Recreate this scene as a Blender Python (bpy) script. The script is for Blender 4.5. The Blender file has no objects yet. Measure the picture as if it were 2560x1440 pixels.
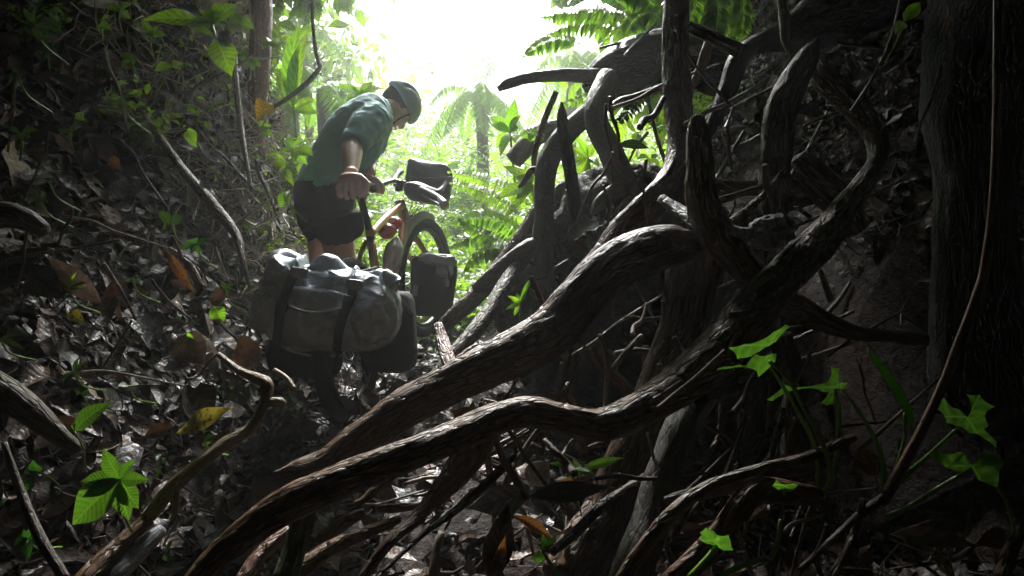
import bpy, bmesh, math, random
import numpy as np
from mathutils import Vector, Matrix
from mathutils.geometry import delaunay_2d_cdt
S = bpy.context.scene
COL = S.collection
# ------------------------------------------------------------------ camera
cam_d = bpy.data.cameras.new("camera"); cam = bpy.data.objects.new("camera", cam_d); COL.objects.link(cam)
cam.location = (0, 0, .55); cam.rotation_euler = (math.radians(90), 0, 0)
cam_d.lens = 22.5; cam_d.sensor_width = 36; cam_d.clip_start = .02; cam_d.clip_end = 500
S.camera = cam
# ------------------------------------------------------------------ sky and sun
SUN_EL, SUN_AZ = math.radians(46), math.radians(-6)     # azimuth from +Y, towards -X
w = bpy.data.worlds.new("World"); S.world = w; w.use_nodes = True
nt = w.node_tree; nt.nodes.clear()
sky = nt.nodes.new('ShaderNodeTexSky'); sky.sky_type = 'NISHITA'; sky.sun_disc = False
sky.sun_elevation = SUN_EL; sky.sun_rotation = SUN_AZ; sky.dust_density = 6; sky.air_density = 1.0; sky.ozone_density = 1
hs = nt.nodes.new('ShaderNodeHueSaturation'); hs.inputs['Saturation'].default_value = .18   # overcast: the cloud takes the blue out
bg = nt.nodes.new('ShaderNodeBackground'); bg.inputs[1].default_value = .11
wo = nt.nodes.new('ShaderNodeOutputWorld')
nt.links.new(sky.outputs[0], hs.inputs['Color']); nt.links.new(hs.outputs[0], bg.inputs[0]); nt.links.new(bg.outputs[0], wo.inputs[0])
sd = bpy.data.lights.new("sun", 'SUN'); sun = bpy.data.objects.new("sun", sd); COL.objects.link(sun)
sd.energy = 4.0; sd.angle = math.radians(16); sd.color = (1, .985, .95)
dv = Vector((math.sin(SUN_AZ) * math.cos(SUN_EL), math.cos(SUN_AZ) * math.cos(SUN_EL), math.sin(SUN_EL)))
sun.rotation_euler = dv.to_track_quat('Z', 'Y').to_euler()
S.view_settings.view_transform = 'Standard'; S.view_settings.look = 'None'; S.view_settings.gamma = 1
S.view_settings.exposure = 2.75
S.cycles.max_bounces = 8; S.cycles.diffuse_bounces = 4; S.cycles.volume_bounces = 0; S.cycles.transmission_bounces = 4
S.cycles.volume_step_rate = 4; S.cycles.use_denoising = True
rng = np.random.default_rng(7); random.seed(7)

# ------------------------------------------------------------------ numeric helpers
def W(px, py, d):                      # a point seen at that place of the photograph, d metres ahead
    return Vector((d * (px - 1280) / 1600, d, .55 - d * (py - 720) / 1600))
def _h(i, j, k):
    n = (i * 374761393 + j * 668265263 + k * 2147483647 + 1013) & 0xffffffff
    n = ((n ^ (n >> 13)) * 1274126177) & 0xffffffff
    return ((n ^ (n >> 16)) & 0xffff) / 32768. - 1
def vn(p):                             # value noise, p (N,3) -> (N,) in -1..1
    p = np.asarray(p, float); f = np.floor(p).astype(np.int64); t = p - f; t = t * t * (3 - 2 * t)
    r = 0
    for a in (0, 1):
        for b in (0, 1):
            for c in (0, 1):
                r = r + _h(f[:, 0] + a, f[:, 1] + b, f[:, 2] + c) * (t[:, 0] if a else 1 - t[:, 0]) * (t[:, 1] if b else 1 - t[:, 1]) * (t[:, 2] if c else 1 - t[:, 2])
    return r
def fbm(p, o=4):
    p = np.asarray(p, float); r = 0; a = 1
    for k in range(o):
        r = r + a * vn(p * 2 ** k + 17.3 * k); a *= .5
    return r / 1.6
def sm(a, b, x):
    t = np.clip((x - a) / (b - a), 0, 1); return t * t * (3 - 2 * t)

class Geo:
    def __init__(s): s.v = []; s.q = []; s.t = []; s.g = []; s.n = 0
    def add(s, v, f, g=None):
        v = np.asarray(v, float).reshape(-1, 3); f = np.asarray(f, np.int64)
        if g is None: g = v.copy()
        s.v.append(v); s.g.append(np.asarray(g, float).reshape(-1, 3))
        if len(f): (s.q if f.shape[1] == 4 else s.t).append(f + s.n)
        s.n += len(v); return s
    def mesh(s, name, mat, smooth=True):
        me = bpy.data.meshes.new(name)
        v = np.concatenate(s.v); g = np.concatenate(s.g)
        q = np.concatenate(s.q) if s.q else np.zeros((0, 4), int); t = np.concatenate(s.t) if s.t else np.zeros((0, 3), int)
        me.vertices.add(len(v)); me.vertices.foreach_set('co', v.astype(np.float32).ravel())
        lv = np.concatenate([q.ravel(), t.ravel()]).astype(np.int32)
        me.loops.add(len(lv)); me.loops.foreach_set('vertex_index', lv)
        me.polygons.add(len(q) + len(t))
        st = np.concatenate([np.arange(len(q)) * 4, len(q) * 4 + np.arange(len(t)) * 3]).astype(np.int32)
        me.polygons.foreach_set('loop_start', st)
        me.polygons.foreach_set('use_smooth', np.full(len(st), smooth))
        at = me.attributes.new('gc', 'FLOAT_VECTOR', 'POINT'); at.data.foreach_set('vector', g.astype(np.float32).ravel())
        me.materials.append(mat); me.update(calc_edges=True); me.validate()
        return me
    def obj(s, name, mat, parent=None, smooth=True):
        o = bpy.data.objects.new(name, s.mesh(name, mat, smooth)); COL.objects.link(o)
        if parent: o.parent = parent; o.matrix_parent_inverse = parent.matrix_world.inverted()
        return o
def tag(o, label=None, cat=None, group=None, kind=None):
    if label: o['label'] = label
    if cat: o['category'] = cat
    if group: o['group'] = group
    if kind: o['kind'] = kind
    return o
def empty(name, loc, label, cat, group=None):
    o = bpy.data.objects.new(name, None); COL.objects.link(o); o.location = loc; o.empty_display_size = .05
    o.matrix_world = Matrix.Translation(Vector(loc))
    return tag(o, label, cat, group)
def kids(p): return [c for c in bpy.data.objects if c.parent == p]
def dup(o, M, label=None, group=None):          # copy of a thing and of its parts
    r = o.copy(); COL.objects.link(r); r.matrix_world = M
    if label: r['label'] = label
    if group: r['group'] = group
    def rec(a, b):
        for ch in kids(a):
            c = ch.copy(); COL.objects.link(c); c.parent = b; rec(ch, c)
    rec(o, r); return r

# ------------------------------------------------------------------ shapes
def spline(P, step, closed=False):     # Catmull-Rom through rows of P, resampled
    P = np.asarray(P, float); n = len(P)
    if n == 2: P = np.array([P[0], (P[0] + P[1]) / 2, P[1]]); n = 3
    E = np.vstack([2 * P[0] - P[1], P, 2 * P[-1] - P[-2]]); out = []
    for i in range(n - 1):
        a, b, c, d = E[i], E[i + 1], E[i + 2], E[i + 3]
        m = max(2, int(np.linalg.norm((c - b)[:3]) / step))
        t = (np.arange(m) / m)[:, None]
        out.append(.5 * (2 * b + (c - a) * t + (2 * a - 5 * b + 4 * c - d) * t ** 2 + (3 * b - a - 3 * c + d) * t ** 3))
    out.append(P[-1:]); return np.vstack(out)
def frames(C, up=None):
    T = np.gradient(C, axis=0); T /= np.linalg.norm(T, axis=1)[:, None] + 1e-12
    N = np.zeros_like(C)
    u = np.array(up if up is not None else ([0, 0, 1] if abs(T[0][2]) < .9 else [1, 0, 0]), float)
    for i in range(len(C)):
        u = u - T[i] * u.dot(T[i]); u /= np.linalg.norm(u) + 1e-12; N[i] = u
    return T, N, np.cross(T, N)
def grid_faces(n, m, wrap=True):       # n rings of m verts
    i = np.arange(n - 1)[:, None]; j = np.arange(m if wrap else m - 1)[None]; k = (j + 1) % m
    return np.stack(np.broadcast_arrays(i * m + j, i * m + k, (i + 1) * m + k, (i + 1) * m + j), -1).reshape(-1, 4)
def tube(G, P, R, seg=10, rough=0., knob=0., step=None, seed=0, flat=1., up=None, jag=0., gz=None):
    P = np.asarray([tuple(p) for p in P], float); R = np.broadcast_to(np.asarray(R, float), (len(P),))
    step = step or max(.004, float(R.mean()) * .35)
    D = spline(np.column_stack([P, R]), step); C = D[:, :3]; r = np.clip(D[:, 3], 5e-4, None)
    T, N, B = frames(C, up)
    s = np.concatenate([[0], np.cumsum(np.linalg.norm(np.diff(C, axis=0), axis=1))])
    a = np.arange(seg) / seg * 2 * math.pi; ca, sa = np.cos(a), np.sin(a); n = len(C)
    rr = r[:, None] * np.ones(seg)
    rm = float(r.mean())
    if rough or knob:
        q = np.stack([np.broadcast_to(ca * 1.1, (n, seg)), np.broadcast_to(sa * 1.1, (n, seg)), np.broadcast_to((s / (rm * 5))[:, None], (n, seg))], -1).reshape(-1, 3) + seed * 3.7
        rr = rr * (1 + knob * fbm(q, 2).reshape(n, seg))
        q2 = np.stack([np.broadcast_to(ca * 4.5, (n, seg)), np.broadcast_to(sa * 4.5, (n, seg)), np.broadcast_to((s / (rm * 2.2))[:, None], (n, seg))], -1).reshape(-1, 3) + seed * 1.3
        f = fbm(q2, 3).reshape(n, seg)
        rr = rr * (1 + rough * (1 - 2 * np.abs(f)))
    if jag:                                          # broken, splintered ends
        e = np.minimum(s, s[-1] - s); m = sm(0, 1, e / (rm * 1.5))
        j = np.abs(vn(np.stack([ca * 3, sa * 3, np.zeros(seg) + seed], -1)))
        rr = rr * (1 - jag * (1 - m)[:, None] * (.3 + .7 * j)[None])
    V = C[:, None] + N[:, None] * (ca * rr)[..., None] + B[:, None] * (sa * rr * flat)[..., None]
    gx = np.stack([np.broadcast_to(ca * rm, (n, seg)), np.broadcast_to(sa * rm, (n, seg)), np.broadcast_to(s[:, None], (n, seg))], -1) + np.array([0, 0, seed * 1.7])
    if gz is not None: gx[..., 2] = s[:, None] + gz
    V = V.reshape(-1, 3); F = grid_faces(n, seg)
    e0 = C[0] - T[0] * r[0] * .25; e1 = C[-1] + T[-1] * r[-1] * .25
    k = len(V); V = np.vstack([V, e0, e1]); g = np.vstack([gx.reshape(-1, 3), gx[0].mean(0), gx[-1].mean(0)])
    j = np.arange(seg); caps = np.vstack([np.stack([np.full(seg, k), (j + 1) % seg, j], 1), np.stack([np.full(seg, k + 1), (n - 1) * seg + j, (n - 1) * seg + (j + 1) % seg], 1)])
    b = G.n; G.add(V, F, g); G.t.append(caps + b); return G
def leaves(G, pos, d, nrm, L, Wd, curl=0, fold=.15, rnd=None, nv=5, nu=3, tip=.9, wave=0., stalk=0.):
    pos = np.atleast_2d(np.asarray(pos, float)); N = len(pos)
    d = np.broadcast_to(np.asarray(d, float), (N, 3)); nrm = np.broadcast_to(np.asarray(nrm, float), (N, 3))
    d = d / (np.linalg.norm(d, axis=1)[:, None] + 1e-9); x = np.cross(d, nrm); x /= np.linalg.norm(x, axis=1)[:, None] + 1e-9; z = np.cross(x, d)
    L = np.broadcast_to(L, (N,)).astype(float); Wd = np.broadcast_to(Wd, (N,)).astype(float); curl = np.broadcast_to(curl, (N,)).astype(float)
    rnd = rng.random(N) if rnd is None else np.broadcast_to(rnd, (N,))
    t = np.linspace(0, 1, nv + 1); u = np.linspace(-1, 1, nu)
    prof = np.sin(math.pi * np.clip(t, 0, 1) ** tip) ** 1.15 * .52; prof[0] = .02; prof[-1] = .004
    ph = rng.random(N) * 6.28
    ang = curl[:, None] * t[None]                    # bends down along its length
    ds = L[:, None] / nv
    cy = np.concatenate([np.zeros((N, 1)), np.cumsum(np.cos((ang[:, 1:] + ang[:, :-1]) / 2) * ds, 1)], 1)
    cz = np.concatenate([np.zeros((N, 1)), np.cumsum(-np.sin((ang[:, 1:] + ang[:, :-1]) / 2) * ds, 1)], 1)
    ww = Wd[:, None] * prof[None]
    X = ww[:, :, None] * u; Zo = ww[:, :, None] * np.abs(u) * np.reshape(np.broadcast_to(fold, (N,)), (N, 1, 1)) * 2
    Zo = Zo + wave * Wd[:, None, None] * np.abs(u) * np.sin(t[None, :, None] * 9 + ph[:, None, None] + u * 1.5)
    V = pos[:, None, None] + x[:, None, None] * X[..., None] + d[:, None, None] * (cy[:, :, None, None] + stalk) + z[:, None, None] * (cz[:, :, None] + Zo)[..., None]
    g = np.stack(np.broadcast_arrays(u[None, None] + 0 * X, t[None, :, None] + 0 * X, rnd[:, None, None] + 0 * X), -1)
    F = grid_faces(nv + 1, nu, False); F = (F[None] + (np.arange(N) * (nv + 1) * nu)[:, None, None]).reshape(-1, 4)
    G.add(V.reshape(-1, 3), F, g.reshape(-1, 3)); return G
def superell(G, c, ax, e=.5, n=48, m=32, M=None, nz=0., nf=6., seed=0, fn=None):   # rounded box / pillow
    v = np.linspace(-math.pi / 2, math.pi / 2, m); u = np.arange(n) / n * 2 * math.pi
    sp = lambda a, k: np.sign(a) * np.abs(a) ** k
    cv, sv = sp(np.cos(v), e), sp(np.sin(v), e)
    P = np.stack([cv[:, None] * sp(np.cos(u), e), cv[:, None] * sp(np.sin(u), e), sv[:, None] * np.ones(n)], -1).reshape(-1, 3)
    Q = P * np.array(ax)
    if fn is not None: Q = fn(P, Q)
    if nz:
        Nn = P / (np.linalg.norm(P, axis=1)[:, None] + 1e-9)
        Q = Q + Nn * (nz * (1 - 2 * np.abs(fbm(P * nf * .4 + seed, 3))))[:, None]
    if M is not None: Q = Q @ np.array(M.to_3x3()).T
    G.add(Q + np.array(tuple(c)), grid_faces(m, n)); return G
def box(G, c, s, M=None, bev=.12):
    return superell(G, c, (s[0] / 2, s[1] / 2, s[2] / 2), bev, 24, 13, M)
def remeshed(name, G, mat, vox, parent=None, smooth=2, disp=0., dscale=.05, fine=0.):
    me = G.mesh(name, mat); o = bpy.data.objects.new(name, me); COL.objects.link(o)
    m = o.modifiers.new('r', 'REMESH'); m.mode = 'VOXEL'; m.voxel_size = vox; m.use_smooth_shade = True
    m = o.modifiers.new('s', 'SMOOTH'); m.factor = .5; m.iterations = smooth
    dg = bpy.context.evaluated_depsgraph_get(); m2 = bpy.data.meshes.new_from_object(o.evaluated_get(dg))
    o.modifiers.clear(); o.data = m2; m2.name = name
    n = len(m2.vertices); v = np.zeros(n * 3, np.float32); m2.vertices.foreach_get('co', v); v = v.reshape(-1, 3).astype(float)
    if disp:
        nn = np.zeros(n * 3, np.float32); m2.vertices.foreach_get('normal', nn); nn = nn.reshape(-1, 3)
        v2 = v + nn * (disp * (1 - 2 * np.abs(fbm(v / dscale, 2))))[:, None]
        m2.vertices.foreach_set('co', v2.astype(np.float32).ravel())
    if not m2.materials: m2.materials.append(mat)
    at = m2.attributes.get('gc')
    if at is None: at = m2.attributes.new('gc', 'FLOAT_VECTOR', 'POINT')
    at.data.foreach_set('vector', v.astype(np.float32).ravel())
    m2.polygons.foreach_set('use_smooth', np.full(len(m2.polygons), True)); m2.update()
    if parent: o.parent = parent; o.matrix_parent_inverse = parent.matrix_world.inverted()
    return o

# ------------------------------------------------------------------ materials
def newmat(name):
    m = bpy.data.materials.new(name); m.use_nodes = True; n = m.node_tree; n.nodes.clear()
    o = n.nodes.new('ShaderNodeOutputMaterial'); b = n.nodes.new('ShaderNodeBsdfPrincipled'); n.links.new(b.outputs[0], o.inputs[0])
    return m, n, b, o
class NB:
    def __init__(s, n): s.n = n
    def node(s, t, **k):
        x = s.n.nodes.new(t)
        for a, b in k.items(): setattr(x, a, b)
        return x
    def lk(s, a, b): s.n.links.new(a, b)
    def attr(s): return s.node('ShaderNodeAttribute', attribute_name='gc').outputs['Vector']
    def mapp(s, v, sc):
        m = s.node('ShaderNodeMapping'); m.inputs['Scale'].default_value = sc; s.lk(v, m.inputs[0]); return m.outputs[0]
    def noise(s, v, sc, det=4, rough=.55, dist=0):
        m = s.node('ShaderNodeTexNoise'); m.inputs['Scale'].default_value = sc; m.inputs['Detail'].default_value = det; m.inputs['Roughness'].default_value = rough; m.inputs['Distortion'].default_value = dist
        s.lk(v, m.inputs['Vector']); return m.outputs[0]
    def ramp(s, f, st, interp='LINEAR'):
        r = s.node('ShaderNodeValToRGB'); e = r.color_ramp.elements; r.color_ramp.interpolation = interp
        while len(e) < len(st): e.new(.5)
        for x, (p, c) in zip(e, st): x.position = p; x.color = (*c, 1) if len(c) == 3 else c
        s.lk(f, r.inputs[0]); return r.outputs[0]
    def mix(s, f, a, b, mode='MIX'):
        m = s.node('ShaderNodeMixRGB', blend_type=mode)
        for i, x in enumerate((f, a, b)):
            if hasattr(x, 'links') or hasattr(x, 'is_linked'): s.lk(x, m.inputs[i])
            else: m.inputs[i].default_value = x if i == 0 else (*x, 1)
        return m.outputs[0]
    def math(s, op, a, b=0., c=0.):
        m = s.node('ShaderNodeMath', operation=op)
        for i, x in enumerate((a, b, c)):
            if hasattr(x, 'is_linked'): s.lk(x, m.inputs[i])
            else: m.inputs[i].default_value = x
        return m.outputs[0]
    def bump(s, h, st, dist=.01, nrm=None):
        b = s.node('ShaderNodeBump'); b.inputs['Strength'].default_value = st; b.inputs['Distance'].default_value = dist; s.lk(h, b.inputs['Height'])
        if nrm: s.lk(nrm, b.inputs['Normal'])
        return b.outputs[0]
def bark(name, dark, light, moss=0., rough=.5, freq=1., fiss=1., mosscol=(.05, .09, .02)):
    m, n, b, o = newmat(name); k = NB(n); a = k.attr()
    st = k.mapp(a, (90 * freq, 90 * freq, 22 * freq))
    v = k.node('ShaderNodeTexVoronoi', feature='DISTANCE_TO_EDGE'); v.inputs['Scale'].default_value = 1
    wd = k.node('ShaderNodeMixRGB', blend_type='ADD'); wd.inputs[0].default_value = 1; k.lk(st, wd.inputs[1])
    nn = k.node('ShaderNodeTexNoise'); nn.inputs['Scale'].default_value = .8; nn.inputs['Detail'].default_value = 3; k.lk(st, nn.inputs['Vector'])
    k.lk(nn.outputs['Color'], wd.inputs[2]); k.lk(wd.outputs[0], v.inputs['Vector'])
    fis = k.ramp(v.outputs['Distance'], [(0, (0, 0, 0)), (.16, (1, 1, 1))])
    fine = k.noise(k.mapp(a, (200, 200, 60)), 1, 6, .65)
    big = k.noise(a, 14, 4)
    c = k.mix(k.ramp(fine, [(.3, (0, 0, 0)), (.75, (1, 1, 1))]), dark, light)
    c = k.mix(k.ramp(big, [(.42, (0, 0, 0)), (.6, (.55, .55, .55))]), c, tuple(x * .45 for x in light))
    c = k.mix(k.math('MULTIPLY', k.math('SUBTRACT', 1., fis), .6 * fiss), c, tuple(x * .35 for x in dark))
    if moss:
        geo = k.node('ShaderNodeNewGeometry'); mn = k.noise(geo.outputs['Position'], 9, 6, .7)
        c = k.mix(k.math('MULTIPLY', k.ramp(mn, [(.5, (0, 0, 0)), (.66, (1, 1, 1))]), moss), c, mosscol)
    k.lk(c, b.inputs['Base Color'])
    rr = k.ramp(k.noise(a, 60, 3), [(.3, (rough - .12,) * 3), (.8, (min(1, rough + .22),) * 3)]); k.lk(rr, b.inputs['Roughness'])
    h = k.math('ADD', k.math('MULTIPLY', fis, .55 * fiss), k.math('MULTIPLY', fine, .6))
    k.lk(k.bump(h, .95, .006 / freq), b.inputs['Normal']); b.inputs['Specular IOR Level'].default_value = .25
    return m
def leafm(name, c1, c2, trans=.45, rough=.35, veins=9., spots=0., vein_col=None, spotcol=(.03, .015, .005), vb=.5):
    m, n, b, o = newmat(name); k = NB(n); a = k.attr(); sp = k.node('ShaderNodeSeparateXYZ'); k.lk(a, sp.inputs[0])
    x, y, z = sp.outputs; ax = k.math('ABSOLUTE', x)
    ph = k.math('SUBTRACT', k.math('MULTIPLY', y, veins), k.math('MULTIPLY', ax, 1.6))
    sv = k.math('POWER', k.math('ABSOLUTE', k.math('SINE', k.math('MULTIPLY', ph, 3.14159))), 3.)   # ridge of each side vein
    mid = k.ramp(ax, [(0, (1, 1, 1)), (.09, (0, 0, 0))])
    vv = k.math('MAXIMUM', k.math('MULTIPLY', sv, .45), mid)
    col = k.mix(z, c1, c2)
    geo = k.node('ShaderNodeNewGeometry'); blot = k.noise(geo.outputs['Position'], 38, 4)
    col = k.mix(k.ramp(blot, [(.4, (0, 0, 0)), (.7, (.75, .75, .75))]), col, tuple(q * .45 for q in c1)); col = k.mix(k.ramp(k.noise(geo.outputs['Position'], 160, 3, .7), [(.6, (0, 0, 0)), (.68, (.5, .5, .5))]), col, (.05, .035, .012))
    col = k.mix(k.math('MULTIPLY', vv, .75), col, vein_col or tuple(min(1, q * 1.7 + .01) for q in c2))
    if spots:
        s2 = k.noise(geo.outputs['Position'], 70, 3, .7)
        col = k.mix(k.math('MULTIPLY', k.ramp(s2, [(.52, (0, 0, 0)), (.6, (1, 1, 1))]), spots), col, spotcol)
    k.lk(col, b.inputs['Base Color']); b.inputs['Roughness'].default_value = rough
    bp = k.bump(k.math('ADD', k.math('MULTIPLY', vv, -1. * vb), k.math('MULTIPLY', blot, .4)), .6, .004); k.lk(bp, b.inputs['Normal'])
    if trans:
        t = k.node('ShaderNodeBsdfTranslucent'); tc = k.mix(1., col, (1.35, 1.5, .6) if c2[1] > c2[0] * 1.2 else (1.2, 1.05, .85), 'MULTIPLY'); k.lk(tc, t.inputs[0])
        ms = k.node('ShaderNodeMixShader'); ms.inputs[0].default_value = trans; k.lk(b.outputs[0], ms.inputs[1]); k.lk(t.outputs[0], ms.inputs[2]); k.lk(ms.outputs[0], o.inputs[0])
    return m
def plain(name, col, rough=.5, metal=0., nz=0., nsc=30., bump=0., bsc=80., spec=.5, sheen=0., bdist=.002):
    m, n, b, o = newmat(name); k = NB(n); geo = k.node('ShaderNodeNewGeometry'); p = geo.outputs['Position']
    if nz:
        f = k.noise(p, nsc, 5, .6); c = k.mix(f, tuple(q * (1 - nz) for q in col), tuple(min(1, q * (1 + nz)) for q in col)); k.lk(c, b.inputs['Base Color'])
        k.lk(k.ramp(f, [(.3, (max(0, rough - .1),) * 3), (.7, (min(1, rough + .12),) * 3)]), b.inputs['Roughness'])
    else: b.inputs['Base Color'].default_value = (*col, 1); b.inputs['Roughness'].default_value = rough
    b.inputs['Metallic'].default_value = metal; b.inputs['Specular IOR Level'].default_value = spec
    if sheen: b.inputs['Sheen Weight'].default_value = sheen
    if bump: k.lk(k.bump(k.noise(p, bsc, 4), bump, bdist), b.inputs['Normal'])
    return m
def soilm(name, c1, c2, c3, moss=0.):
    m, n, b, o = newmat(name); k = NB(n); p = k.node('ShaderNodeNewGeometry').outputs['Position']
    f = k.noise(p, 6, 8, .65); g = k.noise(p, 55, 6, .7)
    c = k.ramp(f, [(.3, c1), (.55, c2), (.75, c3)]); c = k.mix(k.math('MULTIPLY', g, .6), c, tuple(q * .3 for q in c1))
    if moss: c = k.mix(k.math('MULTIPLY', k.ramp(k.noise(p, 7, 6, .7), [(.45, (0, 0, 0)), (.62, (1, 1, 1))]), moss), c, (.035, .06, .012))
    k.lk(c, b.inputs['Base Color']); k.lk(k.ramp(g, [(.35, (.3,) * 3), (.6, (.85,) * 3)]), b.inputs['Roughness'])
    h = k.math('ADD', k.noise(p, 22, 8, .7), k.math('MULTIPLY', k.noise(p, 120, 4), .3)); k.lk(k.bump(h, 1., .03), b.inputs['Normal']); b.inputs['Specular IOR Level'].default_value = .15
    return m
M = dict(
    wet=bark('wet dark bark', (.032, .018, .011), (.22, .135, .083), rough=.42, moss=.15),
    hero=bark('brown fissured bark', (.05, .025, .012), (.3, .165, .085), rough=.4, moss=.2, fiss=1.2),
    red=bark('reddish bark', (.07, .028, .014), (.26, .12, .065), rough=.45),
    grey=bark('grey smooth bark', (.06, .055, .048), (.22, .2, .18), rough=.5, fiss=.35, freq=.8, moss=.3),
    moss=bark('mossy bark', (.035, .03, .02), (.16, .13, .09), rough=.6, moss=.8),
    trunk=bark('shade darkened mossy trunk bark', (.006, .005, .004), (.03, .026, .018), rough=.8, moss=.7, mosscol=(.02, .03, .01)),  # bark darkened so its colour carries the trunk's shade
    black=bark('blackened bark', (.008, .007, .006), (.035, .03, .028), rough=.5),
    yellow=bark('yellowish bark', (.09, .065, .03), (.3, .23, .12), rough=.5, fiss=.3, moss=.3),
    vine=bark('smooth vine skin', (.12, .07, .04), (.27, .17, .11), rough=.45, fiss=.2, freq=2),
    knot=bark('bleached grey wood', (.13, .135, .15), (.42, .44, .5), rough=.55, fiss=.4),
    twig=bark('twig bark', (.03, .022, .016), (.17, .13, .1), rough=.5, freq=2.5, fiss=.5),
    pale=bark('pale dry twig', (.16, .12, .09), (.42, .34, .27), rough=.6, freq=2, fiss=.3),
    soil=soilm('wet red brown soil', (.012, .007, .004), (.04, .02, .011), (.09, .04, .02)),
    bank=soilm('mossy dark earth', (.008, .006, .004), (.02, .014, .008), (.035, .022, .012), moss=.6),
    gleaf=leafm('bright green leaf', (.08, .15, .012), (.16, .25, .02), trans=.5),
    fgleaf=leafm('soft green leaf', (.03, .075, .012), (.065, .13, .02), trans=.25),
    dleaf=leafm('dark green leaf', (.014, .05, .010), (.035, .11, .018), rough=.25),
    gloss=leafm('glossy green leaf', (.04, .11, .016), (.075, .18, .026), trans=.38, rough=.14, veins=5),
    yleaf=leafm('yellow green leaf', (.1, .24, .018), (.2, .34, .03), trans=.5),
    yellow_leaf=leafm('yellow spotted leaf', (.28, .26, .04), (.4, .37, .07), trans=.25, spots=.9, veins=7, vein_col=(.3, .28, .05)),
    orange_leaf=leafm('orange dead leaf', (.2, .085, .03), (.3, .14, .04), trans=.15, spots=.4, veins=9),
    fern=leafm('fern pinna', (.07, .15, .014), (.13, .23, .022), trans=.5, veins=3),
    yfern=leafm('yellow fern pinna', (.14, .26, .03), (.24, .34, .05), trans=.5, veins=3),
    sgleaf=leafm('fresh green ribbed leaf', (.045, .11, .014), (.08, .17, .022), trans=.35, veins=11, vb=1.),
    mustard=leafm('mustard yellow leaf', (.3, .19, .02), (.42, .28, .03), trans=.3, spots=.3),
    brown=leafm('brown dead leaf', (.14, .08, .055), (.22, .13, .09), trans=.08, rough=.42, veins=12, vein_col=(.1, .05, .03), spots=.4),
    greyd=leafm('grey wet dead leaf', (.09, .085, .08), (.16, .15, .145), trans=0, rough=.3, veins=10, vein_col=(.05, .05, .05), vb=1.),
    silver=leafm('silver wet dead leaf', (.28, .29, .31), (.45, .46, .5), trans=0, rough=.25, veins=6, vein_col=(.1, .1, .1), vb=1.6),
    pinkd=leafm('pinkish dead leaf', (.2, .145, .125), (.27, .2, .17), trans=.1, rough=.4, veins=10, vein_col=(.13, .08, .06), spots=.3),
)
def littermat():
    m, n, b, o = newmat('leaf litter mix'); k = NB(n); a = k.attr(); sp = k.node('ShaderNodeSeparateXYZ'); k.lk(a, sp.inputs[0])
    x, y, z = sp.outputs; ax = k.math('ABSOLUTE', x)
    col = k.ramp(z, [(0, (.008, .005, .004)), (.35, (.028, .015, .009)), (.6, (.085, .045, .024)), (.82, (.16, .085, .05)), (.94, (.17, .13, .11)), (.985, (.26, .13, .06)), (1, (.33, .26, .18))])
    p = k.node('ShaderNodeNewGeometry').outputs['Position']; bl = k.noise(p, 60, 4)
    col = k.mix(k.math('MULTIPLY', bl, .7), col, (.01, .008, .006))
    k.lk(col, b.inputs['Base Color']); k.lk(k.ramp(bl, [(.35, (.28,) * 3), (.65, (.75,) * 3)]), b.inputs['Roughness'])
    sv = k.math('ABSOLUTE', k.math('SINE', k.math('MULTIPLY', k.math('SUBTRACT', k.math('MULTIPLY', y, 8.), ax), 3.14)))
    k.lk(k.bump(k.math('ADD', k.math('MULTIPLY', sv, .35), k.math('MULTIPLY', bl, 2.5)), .6, .003), b.inputs['Normal'])
    return m
M['litter'] = littermat()
HAZE = .0085
# canopy boxes x0,x1,y0,y1,z0,z1,leaf count; leaves added to block light
SHADE_BOXES = [(-7, 7, -7, .9, 2.6, 4.2, 4200), (-3.2, 7, .9, 2.1, 2.4, 3.4, 1000), (-3, .9, 2.1, 2.9, 2.4, 3.2, 130), (1.6, 7, 1.6, 3.2, 2.4, 3.6, 800), (.85, 6, 3.2, 5.3, 2.97, 3.8, 850), (-7, -1.6, .9, 4.7, 3.0, 4.4, 1700), (2.2, 3.6, .2, 3.4, 1.3, 3.0, 700), (-6, 6, -6, -3, -.5, 3.5, 2600)]
# ------------------------------------------------------------------ the gully: floor, left bank, right bank, far hillside
def zf(y):
    y = np.asarray(y, float)
    return -.02 + .19 * (np.clip(y, -9, 5) - 2.2) + .30 * np.clip(y - 5, 0, 9) + .5 * np.clip(y - 14, 0, 60) + .9 * np.clip(-y - .6, 0, 6)  # last term: unseen rise added behind the camera to block light
def xl(y): return -.92 - .12 * np.clip(y - 2.3, -3, 2) - .5 * np.clip(y - 4.5, 0, 3) - .25 * np.clip(y - 7.3, 0, 60)
def xr(y): return np.interp(y, [-5, .6, 1.3, 2.2, 3.3, 4.5, 7, 14, 60], [1.9, 1.8, 1.6, .9, .5, .95, 1.6, 4.5, 22])
def H(x, y, rough=True):
    x = np.asarray(x, float); y = np.asarray(y, float)
    z = zf(y); a = np.clip(xl(y) - x, 0, None); b = np.clip(x - xr(y), 0, None)
    sl = 1.3 + 2.0 * sm(2.6, 3.9, y) - 2.5 * sm(5, 9, y); sr = 2.6 - 1.9 * sm(3.4, 7, y)
    z = z + sl * np.sqrt(a * a + .02) - sl * .141 + sr * np.sqrt(b * b + .01) - sr * .1
    z = np.minimum(z, 3.4 + .35 * np.clip(y, 0, 60) + .3 * (a + b))
    if rough:
        q = np.stack([x, y, 0 * x], -1).reshape(-1, 3); s = 1 + .6 * sm(.1, .8, (a + b))
        z = z + (s.ravel() * (.11 * fbm(q * 1.7, 4) + .035 * fbm(q * 7 + 5, 3))).reshape(z.shape)
    return z
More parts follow.
